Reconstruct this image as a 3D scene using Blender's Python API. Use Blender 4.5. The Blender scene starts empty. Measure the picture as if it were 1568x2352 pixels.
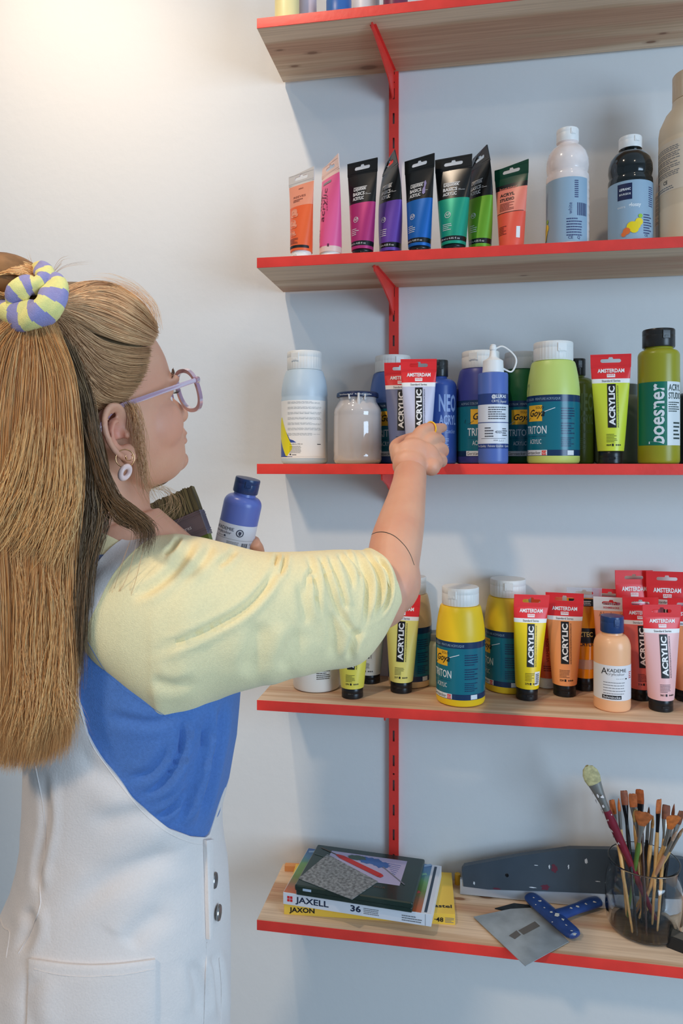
import bpy, bmesh, math, random
import numpy as np
from mathutils import Vector, Matrix, noise
from mathutils.bvhtree import BVHTree

SC = bpy.context.scene
COL = SC.collection
PI = math.pi
random.seed(7)

# ------------------------------------------------------------------ camera
FPX, CX, CY = 1675.0, 784.0, 1066.0          # focal length, vanishing centre (in 1568 x 2352 pixels)
CAM = Vector((0.0, -1.483, 1.5))
YAW = math.radians(10.0)
CS, SN = math.cos(YAW), math.sin(YAW)
R_ = Vector((CS, SN, 0)); D_ = Vector((-SN, CS, 0)); U_ = Vector((0, 0, 1))
cd = bpy.data.cameras.new('camera')
co = bpy.data.objects.new('camera', cd)
COL.objects.link(co)
co.location = CAM
co.rotation_euler = (PI / 2, 0, YAW)
cd.sensor_fit = 'HORIZONTAL'; cd.sensor_width = 36.0
cd.lens = 36.0 * FPX / 1568.0
cd.shift_y = -(1176.0 - CY) / 1568.0
cd.clip_start = 0.02
SC.camera = co

# ------------------------------------------------------------------ light
SC.view_settings.view_transform = 'Standard'
SC.view_settings.look = 'None'
SC.view_settings.gamma = 1.0
SC.view_settings.exposure = 0.12
w = bpy.data.worlds.new('world'); SC.world = w; w.use_nodes = True
bg = w.node_tree.nodes['Background']
bg.inputs[0].default_value = (0.56, 0.77, 1.0, 1); bg.inputs[1].default_value = 0.32

def light(kind, name, loc, target, power, color, **kw):
    l = bpy.data.lights.new(name, kind); l.energy = power; l.color = color
    for k, v in kw.items(): setattr(l, k, v)
    o = bpy.data.objects.new(name, l); COL.objects.link(o)
    o.location = loc
    o.rotation_euler = (Vector(target) - Vector(loc)).to_track_quat('-Z', 'Y').to_euler()
    return o
# daylight through the window to the right, behind the photographer
light('AREA', 'window_daylight', (2.3, -2.3, 1.55), (0.0, 0.0, 1.15), 53, (0.55, 0.76, 1.0), shape='RECTANGLE', size=1.3, size_y=1.5)
# warm ceiling spots
light('SPOT', 'ceiling_spot', (-1.00, -0.50, 2.95), (-0.90, 0.0, 2.28), 19, (1.0, 0.77, 0.54), spot_size=1.25, spot_blend=1.0, shadow_soft_size=0.04)
light('SPOT', 'ceiling_spot', (-0.60, -0.90, 2.95), (-0.62, -0.1, 1.7), 36, (1.0, 0.80, 0.60), spot_size=1.7, spot_blend=1.0, shadow_soft_size=0.03)
light('SPOT', 'ceiling_spot', (-0.95, -2.35, 2.80), (-0.36, -0.70, 1.30), 74, (1.0, 0.79, 0.57), spot_size=0.62, spot_blend=0.8, shadow_soft_size=0.10)  # added spot, narrowed onto the person to warm skin and clothes
light('SPOT', 'ceiling_spot', (0.55, -1.45, 2.80), (0.3, -0.1, 1.6), 4, (1.0, 0.80, 0.60), spot_size=1.6, spot_blend=0.9, shadow_soft_size=0.03)

# ------------------------------------------------------------------ helpers
def cam(px, py, Z):
    """world point at depth Z seen at pixel px, py"""
    X = (px - CX) * Z / FPX; Y = (py - CY) * Z / FPX
    return Vector((CAM.x + X * CS - Z * SN, CAM.y + X * SN + Z * CS, CAM.z - Y))
def proj(p):
    d = p - CAM
    Z = d.dot(D_); X = d.dot(R_)
    return CX + FPX * X / Z, CY - FPX * d.z / Z, Z
def xat(px, y):
    k = (px - CX) / FPX
    return (y - CAM.y) * (k * CS - SN) / (CS + k * SN)
def dep(x, y): return -x * SN + (y - CAM.y) * CS
def zat(py, x, y): return CAM.z - (py - CY) * dep(x, y) / FPX
def onz(px, py, z):
    Z = (CAM.z - z) * FPX / (py - CY)
    return cam(px, py, Z)

def lin(c):
    c = c / 255.0
    return c / 12.92 if c <= 0.04045 else ((c + 0.055) / 1.055) ** 2.4
def rgb(r, g, b, k=1.0):
    return tuple(min(0.95, lin(v) * k) for v in (r, g, b)) + (1.0,)

MATS = {}
def mat(name, col, rough=0.5, metal=0.0, spec=0.5, coat=0.0, noise_amt=0.0, noise_scale=40.0, bump=0.0, bump_scale=80.0, trans=0.0, ior=1.45, alpha=1.0, sss=0.0, sheen=0.0, col2=None):
    if name in MATS: return MATS[name]
    m = bpy.data.materials.new(name); m.use_nodes = True
    nt = m.node_tree; b = nt.nodes['Principled BSDF']
    b.inputs['Base Color'].default_value = col
    b.inputs['Roughness'].default_value = rough
    b.inputs['Metallic'].default_value = metal
    b.inputs['Specular IOR Level'].default_value = spec
    b.inputs['Coat Weight'].default_value = coat
    b.inputs['Transmission Weight'].default_value = trans
    b.inputs['IOR'].default_value = ior
    b.inputs['Alpha'].default_value = alpha
    b.inputs['Sheen Weight'].default_value = sheen
    if sss:
        b.inputs['Subsurface Weight'].default_value = sss
        b.inputs['Subsurface Radius'].default_value = (0.010, 0.004, 0.002)
        b.inputs['Subsurface Scale'].default_value = 1.0
    if noise_amt or bump:
        tc = nt.nodes.new('ShaderNodeTexCoord')
    if noise_amt:
        n = nt.nodes.new('ShaderNodeTexNoise'); n.inputs['Scale'].default_value = noise_scale; n.inputs['Detail'].default_value = 4
        nt.links.new(tc.outputs['Object'], n.inputs['Vector'])
        mx = nt.nodes.new('ShaderNodeMix'); mx.data_type = 'RGBA'
        c2 = col2 or tuple(v * (1 - noise_amt) for v in col[:3]) + (1,)
        rp = nt.nodes.new('ShaderNodeMapRange'); rp.inputs[1].default_value = 0.35; rp.inputs[2].default_value = 0.65
        nt.links.new(n.outputs[0], rp.inputs[0]); nt.links.new(rp.outputs[0], mx.inputs[0])
        mx.inputs[6].default_value = col; mx.inputs[7].default_value = c2
        nt.links.new(mx.outputs[2], b.inputs['Base Color'])
    if bump:
        n2 = nt.nodes.new('ShaderNodeTexNoise'); n2.inputs['Scale'].default_value = bump_scale; n2.inputs['Detail'].default_value = 3
        nt.links.new(tc.outputs['Object'], n2.inputs['Vector'])
        bp = nt.nodes.new('ShaderNodeBump'); bp.inputs['Strength'].default_value = bump; bp.inputs['Distance'].default_value = 0.002
        nt.links.new(n2.outputs[0], bp.inputs['Height']); nt.links.new(bp.outputs[0], b.inputs['Normal'])
    MATS[name] = m
    return m

def flatname(prefix, c): return '%s_%02x%02x%02x' % (prefix, *[int(v) for v in c])
def paint(c, rough=0.35, k=1.12):
    g_ = sum(c) / 3; c = tuple(v * .90 + g_ * .10 for v in c); c = (min(255, c[0] * 1.04), c[1], c[2] * .91) if max(c) - min(c) > 16 else c
    return mat(flatname('plastic' + str(int(rough * 100)), c), rgb(*c, k), rough)
def ink(c, k=1.15): return mat(flatname('ink', c), rgb(*c, k), 0.45)

_T = {}
def text2d(s, bold=0.0):
    key = (s, bold)
    if key in _T: return _T[key]
    cu = bpy.data.curves.new('t', 'FONT'); cu.body = s; cu.resolution_u = 2; cu.offset = bold
    cu.align_x = 'LEFT'
    ob = bpy.data.objects.new('t', cu); me = ob.to_mesh()
    bm = bmesh.new(); bm.from_mesh(me)
    bmesh.ops.remove_doubles(bm, verts=bm.verts[:], dist=1e-4)
    if bm.verts:
        x0 = min(v.co.x for v in bm.verts); x1 = max(v.co.x for v in bm.verts)
        y0 = min(v.co.y for v in bm.verts); y1 = max(v.co.y for v in bm.verts)
        n = min(24, int((x1 - x0) / 0.35))
        for i in range(1, n):
            x = x0 + (x1 - x0) * i / n
            bmesh.ops.bisect_plane(bm, geom=bm.verts[:] + bm.edges[:] + bm.faces[:], plane_co=(x, 0, 0), plane_no=(1, 0, 0))
        bm.verts.index_update()
        vs = [((v.co.x - x0) / 1.0, v.co.y - max(y0, -0.0) if y0 > -0.05 else v.co.y) for v in bm.verts]
        fs = [[v.index for v in f.verts] for f in bm.faces]
        _T[key] = (vs, fs, x1 - x0)
    else:
        _T[key] = ([], [], 0.1)
    bm.free(); ob.to_mesh_clear(); bpy.data.objects.remove(ob); bpy.data.curves.remove(cu)
    return _T[key]

def shape2d(outline, holes=(), extrude=0.001):
    """flat plate in XY with holes, thickness 2*extrude in Z -> verts, faces"""
    c2 = bpy.data.curves.new('c', 'CURVE'); c2.dimensions = '2D'; c2.fill_mode = 'BOTH'; c2.extrude = extrude
    for pts in [outline] + list(holes):
        s = c2.splines.new('POLY'); s.points.add(len(pts) - 1)
        for p, q in zip(s.points, pts): p.co = (q[0], q[1], 0, 1)
        s.use_cyclic_u = True
    ob = bpy.data.objects.new('c', c2); me = ob.to_mesh()
    bm = bmesh.new(); bm.from_mesh(me); bmesh.ops.remove_doubles(bm, verts=bm.verts[:], dist=1e-6)
    bmesh.ops.recalc_face_normals(bm, faces=bm.faces[:]); bm.verts.index_update()
    vs = [v.co.copy() for v in bm.verts]; fs = [[v.index for v in f.verts] for f in bm.faces]
    bm.free(); ob.to_mesh_clear(); bpy.data.objects.remove(ob); bpy.data.curves.remove(c2)
    return vs, fs

def catmull(pts, n):
    """n samples of a Catmull-Rom spline through tuples"""
    P = np.array([list(p) for p in pts], float); m = len(P)
    if m == 2: P = np.vstack([P[0], P.mean(0), P[1]]); m = 3
    out = []
    for i in range(n):
        t = i / (n - 1) * (m - 1); k = min(int(t), m - 2); u = t - k
        p1, p2 = P[k], P[k + 1]
        p0 = P[k - 1] if k > 0 else 2 * p1 - p2
        p3 = P[k + 2] if k + 2 < m else 2 * p2 - p1
        out.append(0.5 * ((2 * p1) + (-p0 + p2) * u + (2 * p0 - 5 * p1 + 4 * p2 - p3) * u * u + (-p0 + 3 * p1 - 3 * p2 + p3) * u ** 3))
    return np.array(out)

class G:
    """collects faces of ONE mesh"""
    def __init__(s): s.v = []; s.f = []; s.m = []
    def add(s, vs, fs, mi=0):
        o = len(s.v); s.v.extend([tuple(v) for v in vs])
        for i, f in enumerate(fs):
            s.f.append([a + o for a in f]); s.m.append(mi[i] if isinstance(mi, (list, tuple)) else mi)
    def grid(s, P, mi=0, closed_u=False, closed_v=False, flip=False):
        """P[i][j] points"""
        nu, nv = len(P), len(P[0]); vs = [p for row in P for p in row]; fs = []; ms = []
        for i in range(nu if closed_u else nu - 1):
            for j in range(nv if closed_v else nv - 1):
                a = i * nv + j; b = ((i + 1) % nu) * nv + j; c = ((i + 1) % nu) * nv + (j + 1) % nv; d = i * nv + (j + 1) % nv
                fs.append([a, d, c, b] if flip else [a, b, c, d])
                ms.append(mi(i, j) if callable(mi) else mi)
        s.add(vs, fs, ms)
    def lathe(s, prof, seg=48, mi=0, c=(0, 0, 0), ribs=0, rib=0.0, rz=None):
        P = []
        for k, (r, z) in enumerate(prof):
            row = []
            for j in range(seg):
                a = 2 * PI * j / seg; rr = r
                if ribs and rz and rz[0] <= z <= rz[1] and r > 0.002: rr = r - (rib if (j * ribs // seg) != ((j + 1) % seg * ribs // seg) else 0)
                row.append((c[0] + rr * math.cos(a), c[1] + rr * math.sin(a), c[2] + z))
            P.append(row)
        s.grid(P, (lambda i, j: mi[min(i, len(mi) - 1)]) if isinstance(mi, (list, tuple)) else mi, closed_v=True, flip=True)
        for k, fl in ((0, False), (len(prof) - 1, True)):
            if prof[k][0] > 1e-5:
                o = len(s.v); idx = list(range(seg))
                s.add(P[k], [idx if fl else idx[::-1]], (mi[0] if k == 0 else mi[-1]) if isinstance(mi, (list, tuple)) else mi)
    def box(s, lo, hi, mi=0, M=None, bev=0.0):
        bm = bmesh.new()
        bmesh.ops.create_cube(bm, size=1.0)
        for v in bm.verts:
            v.co = Vector([lo[i] + (v.co[i] + 0.5) * (hi[i] - lo[i]) for i in range(3)])
        if bev:
            bmesh.ops.bevel(bm, geom=bm.edges[:] + bm.verts[:], offset=bev, segments=3, profile=0.7, affect='EDGES')
        if M is not None: bmesh.ops.transform(bm, matrix=M, verts=bm.verts[:])
        bm.verts.index_update()
        s.add([v.co.copy() for v in bm.verts], [[v.index for v in f.verts] for f in bm.faces], mi); bm.free()
    def tube(s, pts, radii, seg=10, mi=0, caps=True, flat=None, up=None):
        """swept tube through pts (list of Vector) ; flat=(a,b) scales the section"""
        n = len(pts); pts = [Vector(p) for p in pts]
        if not hasattr(radii, '__len__'): radii = [radii] * n
        u = None; P = []
        for i in range(n):
            t = (pts[min(i + 1, n - 1)] - pts[max(i - 1, 0)]).normalized()
            if u is None:
                u = Vector(up) if up else (Vector((0, 0, 1)) if abs(t.z) < 0.9 else Vector((1, 0, 0)))
            u = (u - t * u.dot(t)).normalized(); v = t.cross(u)
            a, b = flat or (1, 1)
            P.append([pts[i] + (u * math.cos(2 * PI * j / seg) * a + v * math.sin(2 * PI * j / seg) * b) * radii[i] for j in range(seg)])
        s.grid(P, mi, closed_v=True)
        if caps:
            s.add(P[0], [list(range(seg))], mi(0, 0) if callable(mi) else mi); s.add(P[-1], [list(range(seg))[::-1]], mi(n - 2, 0) if callable(mi) else mi)
    def ball(s, c, r, seg=20, mi=0, M=None):
        r = (r, r, r) if not hasattr(r, '__len__') else r
        P = []
        for i in range(seg // 2 + 1):
            th = PI * i / (seg // 2)
            P.append([Vector((r[0] * math.sin(th) * math.cos(2 * PI * j / seg), r[1] * math.sin(th) * math.sin(2 * PI * j / seg), r[2] * math.cos(th))) for j in range(seg)])
        if M is not None: P = [[M @ p for p in row] for row in P]
        c = Vector(c); s.grid([[p + c for p in row] for row in P], mi, closed_v=True)
    # ---- flat design put on a surface; f(x, z, off) -> 3D point
    def text(s, f, txt, x, z, h, mi, bold=0.0, rot=False, width=None, off=0.0004, align='L', shear=0.0):
        vs, fs, wd = text2d(txt, bold)
        k = h / 0.70; kx = k if width is None else width / wd
        ox = {'L': 0, 'C': -wd * kx / 2, 'R': -wd * kx}[align]
        pts = []
        for (a, b) in vs:
            a2 = a * kx + ox + b * k * shear; b2 = b * k
            pts.append(f(x - b2, z + a2, off) if rot else f(x + a2, z + b2, off))
        s.add(pts, fs, mi)
    def rect(s, f, x0, x1, z0, z1, mi, off=0.0002, nx=None, nz=None):
        nx = nx or max(1, int(abs(x1 - x0) / 0.003)); nz = nz or max(1, int(abs(z1 - z0) / 0.02))
        P = [[f(x0 + (x1 - x0) * i / nx, z0 + (z1 - z0) * j / nz, off) for j in range(nz + 1)] for i in range(nx + 1)]
        s.grid(P, mi)
    def poly(s, f, pts, mi, off=0.0004, step=0.0025):
        bm = bmesh.new(); vs = [bm.verts.new((p[0], p[1], 0)) for p in pts]; bm.faces.new(vs)
        x0 = min(p[0] for p in pts); x1 = max(p[0] for p in pts); x = x0 + step
        while x < x1:
            bmesh.ops.bisect_plane(bm, geom=bm.verts[:] + bm.edges[:] + bm.faces[:], plane_co=(x, 0, 0), plane_no=(1, 0, 0)); x += step
        bmesh.ops.triangulate(bm, faces=bm.faces[:]); bm.verts.index_update()
        s.add([f(v.co.x, v.co.y, off) for v in bm.verts], [[v.index for v in q.verts] for q in bm.faces], mi); bm.free()
    def smallprint(s, f, x0, x1, z0, z1, lines, mi, off=0.0004, seed=1, fill=0.45):
        rnd = random.Random(seed); dz = (z1 - z0) / lines
        for i in range(lines):
            x = x0; zz = z1 - dz * (i + 1)
            end = x1 - (x1 - x0) * rnd.choice((0, 0.05, 0.3))
            while x < end:
                wl = (x1 - x0) * rnd.uniform(0.06, 0.16)
                s.rect(f, x, min(end, x + wl * 0.85), zz, zz + dz * fill, mi, off, nx=2, nz=1); x += wl
    def build(s, name, mats, parent=None, smooth=40, loc=None, rot=None):
        me = bpy.data.meshes.new(name); me.from_pydata([tuple(v) for v in s.v], [], s.f)
        for m in (mats if isinstance(mats, (list, tuple)) else [mats]): me.materials.append(m)
        me.polygons.foreach_set('material_index', s.m)
        if smooth:
            me.shade_smooth()
            try: me.set_sharp_from_angle(angle=math.radians(smooth))
            except Exception: pass
        me.update()
        o = bpy.data.objects.new(name, me); COL.objects.link(o)
        if parent: o.parent = parent
        if loc is not None: o.location = loc
        if rot is not None: o.rotation_euler = rot
        return o

def tag(o, label=None, cat=None, group=None, kind=None):
    for k, v in (('label', label), ('category', cat), ('group', group), ('kind', kind)):
        if v: o[k] = v
    return o
def empty(name, loc, label, cat, rot=(0, 0, 0), group=None):
    o = bpy.data.objects.new(name, None); COL.objects.link(o); o.location = loc; o.rotation_euler = rot; o.empty_display_size = 0.02
    return tag(o, label, cat, group)
def interp(prof, z):
    for (r0, z0), (r1, z1) in zip(prof, prof[1:]):
        if z0 <= z <= z1 and z1 > z0: return r0 + (r1 - r0) * (z - z0) / (z1 - z0)
    return prof[-1][0]
def on_lathe(prof, yaw=0.0):
    """map a flat design onto a lathed body; x = arc length from the front (-Y), turned by yaw"""
    def f(x, z, off):
        r = interp(prof, z); a = x / max(r, 1e-4) + yaw; r += off
        return (r * math.sin(a), -r * math.cos(a), z)
    return f
# ------------------------------------------------------------------ room shell
def wall_mat():
    m = mat('white_wall_paint', (0.80, 0.795, 0.78, 1), 0.9, spec=0.2, bump=0.25, bump_scale=55)
    return m
WM = wall_mat()
g = G(); g.box((-3.2, 0.0, -0.0), (3.2, 0.12, 3.0), 0); tag(g.build('wall_back', [WM], smooth=0), kind='structure')
g = G(); g.box((-3.32, -4.0, 0.0), (-3.2, 0.12, 3.0), 0); tag(g.build('wall_left', [WM], smooth=0), kind='structure')
g = G(); g.box((-3.2, -4.0, 3.0), (3.2, 0.12, 3.1), 0); tag(g.build('ceiling', [WM], smooth=0), kind='structure')
g = G(); g.box((-3.2, -4.0, -0.1), (3.2, 0.12, 0.0), 0)
tag(g.build('floor', [mat('grey_concrete_floor', (0.36, 0.35, 0.33, 1), 0.6, noise_amt=0.25, noise_scale=6)], smooth=0), kind='structure')

# ------------------------------------------------------------------ pine shelves
def pine(name, knots, seed):
    m = bpy.data.materials.new(name); m.use_nodes = True; nt = m.node_tree; b = nt.nodes['Principled BSDF']
    L = nt.links.new
    tc = nt.nodes.new('ShaderNodeTexCoord'); mp = nt.nodes.new('ShaderNodeMapping')
    mp.inputs['Scale'].default_value = (0.8, 11, 11); mp.inputs['Location'].default_value = (seed * 3.1, seed * 1.7, 0)
    L(tc.outputs['Object'], mp.inputs[0])
    n1 = nt.nodes.new('ShaderNodeTexNoise'); n1.inputs['Scale'].default_value = 1.4; n1.inputs['Detail'].default_value = 3; L(mp.outputs[0], n1.inputs[0])
    mp2 = nt.nodes.new('ShaderNodeMapping'); mp2.inputs['Scale'].default_value = (2.5, 130, 130); L(tc.outputs['Object'], mp2.inputs[0])
    n2 = nt.nodes.new('ShaderNodeTexNoise'); n2.inputs['Scale'].default_value = 2.0; n2.inputs['Detail'].default_value = 4; L(mp2.outputs[0], n2.inputs[0])
    cr = nt.nodes.new('ShaderNodeValToRGB'); e = cr.color_ramp.elements
    e[0].position = 0.40; e[0].color = (0.60, 0.34, 0.205, 1); e[1].position = 0.53; e[1].color = (0.82, 0.61, 0.42, 1)
    e2 = cr.color_ramp.elements.new(0.465); e2.color = (0.66, 0.44, 0.27, 1)
    L(n1.outputs[0], cr.inputs[0])
    mx = nt.nodes.new('ShaderNodeMix'); mx.data_type = 'RGBA'; mx.blend_type = 'MULTIPLY'; mx.inputs[0].default_value = 0.5
    cr2 = nt.nodes.new('ShaderNodeValToRGB'); cr2.color_ramp.elements[0].color = (0.62, 0.52, 0.45, 1); cr2.color_ramp.elements[0].position = 0.3; cr2.color_ramp.elements[1].position = 0.6
    L(n2.outputs[0], cr2.inputs[0]); L(cr.outputs[0], mx.inputs[6]); L(cr2.outputs[0], mx.inputs[7])
    last = mx.outputs[2]
    for (kx, ky, rad) in knots:
        vs = nt.nodes.new('ShaderNodeVectorMath'); vs.operation = 'SUBTRACT'; vs.inputs[1].default_value = (kx, ky, 0); L(tc.outputs['Object'], vs.inputs[0])
        vm = nt.nodes.new('ShaderNodeVectorMath'); vm.operation = 'MULTIPLY'; vm.inputs[1].default_value = (0.42 / rad, 1 / rad, 0); L(vs.outputs[0], vm.inputs[0])
        ln = nt.nodes.new('ShaderNodeVectorMath'); ln.operation = 'LENGTH'; L(vm.outputs[0], ln.inputs[0])
        rp = nt.nodes.new('ShaderNodeValToRGB'); rp.color_ramp.elements[0].position = 0.35; rp.color_ramp.elements[0].color = (1, 1, 1, 1)
        rp.color_ramp.elements[1].position = 1.0; rp.color_ramp.elements[1].color = (0, 0, 0, 1)
        q = rp.color_ramp.elements.new(0.55); q.color = (0.35, 0.35, 0.35, 1)
        L(ln.outputs[1], rp.inputs[0])
        mk = nt.nodes.new('ShaderNodeMix'); mk.data_type = 'RGBA'; L(rp.outputs[0], mk.inputs[0]); L(last, mk.inputs[6]); mk.inputs[7].default_value = (0.27, 0.13, 0.065, 1)
        last = mk.outputs[2]
    L(last, b.inputs['Base Color']); b.inputs['Roughness'].default_value = 0.6
    return m
RED = mat('red_gloss_paint', rgb(228, 60, 50, 1.2), 0.42, noise_amt=0.12, noise_scale=25, bump=0.15, bump_scale=90)
SH = {1: 1.5 + 0.8131, 2: 1.5 + 0.3763, 3: 1.5 + 0.0005, 4: 1.5 - 0.4303, 5: 1.5 - 0.8314}
SHX0, SHX1, TH = -0.383, 0.95, 0.0185
knots = {1: [(-0.36, -0.125, 0.006), (-0.30, -0.105, 0.009), (-0.345, -0.065, 0.007), (-0.20, -0.035, 0.016), (0.335, -0.03, 0.008), (0.35, -0.055, 0.006)],
         2: [(0.1, -0.06, 0.006)], 3: [(0.2, -0.1, 0.008)], 4: [(0.33, -0.12, 0.007)], 5: [(0.03, -0.055, 0.012), (-0.02, -0.07, 0.010), (0.075, -0.15, 0.006)]}
words = {1: 'topmost', 2: 'second from the top', 3: 'at eye level by the hand', 4: 'under the yellow bottles', 5: 'lowest, under the pastel boxes'}
for k in SH:
    t = SH[k]; g = G()
    g.box((SHX0, -0.2, t - TH), (SHX1, -0.009, t), 0, bev=0.0008)
    # the painted front and end faces
    g2 = G()
    for i, f in enumerate(g.f):
        cy = sum(g.v[a][1] for a in f) / len(f); cxx = sum(g.v[a][0] for a in f) / len(f)
        if cy < -0.1985 or cxx < SHX0 + 0.0009 and False: g.m[i] = 1
    o = g.build('wall_shelf', [pine('pine_board_%d' % k, knots[k], k), RED], smooth=30)
    tag(o, 'pine wall shelf board with red painted front edge, ' + words[k], 'shelf')

# slotted rail and shelf brackets
def rail(x, label):
    t = empty('wall_rail', (x, 0, SH[5] - 0.01), label, 'rail')
    H = 2.55 - SH[5]
    w = 0.0095
    holes = []
    z = 0.03
    k = 0
    while z < H - 0.04:
        holes.append([(-0.0019, z), (0.0019, z), (0.0019, z + 0.022), (-0.0019, z + 0.022)]); k += 1
        if k % 4 == 0:
            c = z + 0.034
            holes.append([(0.0021 * math.cos(a), c + 0.0021 * math.sin(a)) for a in [i * PI / 6 for i in range(12)]])
        z += 0.050
    vs, fs = shape2d([(-w, 0), (w, 0), (w, H), (-w, H)], holes, 0.0007)
    g = G(); g.add([(v.x, -0.0105 + v.z, v.y) for v in vs], fs)
    g.build('slotted_face', [RED], t, smooth=30)
    for s in (-1, 1):
        g = G(); g.box((s * w - 0.0007 if s > 0 else -w, -0.011, 0), (s * w if s > 0 else -w + 0.0007, 0.0, H))
        g.build('rail_flange', [RED], t, smooth=0)
RX = -0.1524
rail(RX, 'red slotted upright rail on the wall behind the paint tubes and jars')
def bracket(x, k, label):
    z = SH[k] - TH
    t = empty('shelf_bracket', (x, -0.0118, z), label, 'bracket', (0, 0, {1: -0.124, 2: -0.10, 3: -0.02, 4: 0.01, 5: -0.07}[k]))
    # tapering blade in YZ
    out = [(-0.003, 0.0), (-0.172, 0.0), (-0.174, -0.004), (-0.170, -0.011), (-0.160, -0.0115), (-0.10, -0.022), (-0.045, -0.037), (-0.018, -0.052), (-0.006, -0.058), (-0.003, -0.052)]
    vs, fs = shape2d(out, [], 0.0014)
    g = G(); g.add([(v.z, v.x, v.y) for v in vs], fs)
    g.build('bracket_arm', [RED], t, smooth=30)
    g = G(); g.box((-0.006, -0.165, -0.0008), (0.006, -0.004, -0.0001), 0); g.build('bracket_flange', [RED], t, smooth=0)
for k, d in zip(SH, ('carrying the topmost shelf', 'under the shelf of metallic paint tubes', 'under the shelf the person reaches for', 'under the shelf with the yellow paints', 'under the shelf with the pastel boxes')):
    bracket(RX, k, 'red tapered metal shelf bracket ' + d)
# ------------------------------------------------------------------ paint bottles and tubes
WHITE = paint((232, 230, 226), 0.35); CAPW = paint((226, 224, 218), 0.4); BLACKP = paint((22, 22, 24), 0.3)
INKB = ink((18, 18, 20)); INKW = ink((235, 235, 235), 1.0); GREYP = ink((120, 120, 122))
NAVY = paint((28, 50, 105), 0.3, 1.1)

def place(px, y, k, top=None):
    x = xat(px, y); Z = dep(x, y); h = None
    if top is not None: h = CAM.z - (top - CY) * Z / FPX - SH[k]
    return x, Z / FPX, h

def flip_cap(t, R, h, m, z, ribs=36, yaw=0.0, tab=True, rib=0.0005, name='cap', dome=0.0):
    g = G(); pr = [(R * 0.97, 0.0), (R, 0.0015), (R, h * 0.62), (R * 0.992, h * 0.64), (R * 0.992, h * 0.66), (R, h * 0.68), (R, h - 0.002), (R * 0.97, h - 0.0004), (R * 0.8, h + dome * 0.6), (0.0, h + dome)]
    g.lathe(pr, 144 if ribs else 64, 0, (0, 0, z), ribs=ribs, rib=rib, rz=(0.0012, h - 0.0022))
    c = g.build(name, [m], t)
    if tab:
        g = G(); a = R * 0.24
        M = Matrix.Rotation(yaw, 4, 'Z')
        g.box((-a, -R - 0.0009, z + h * 0.42), (a, -R + 0.002, z + h * 0.86), 0, M=M, bev=0.0007)
        g.box((-a * 0.6, -R - 0.0015, z + h * 0.46), (a * 0.6, -R + 0.002, z + h * 0.58), 0, M=M, bev=0.0005)
        g.build('flip_tab', [m], c)
    return c

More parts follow.
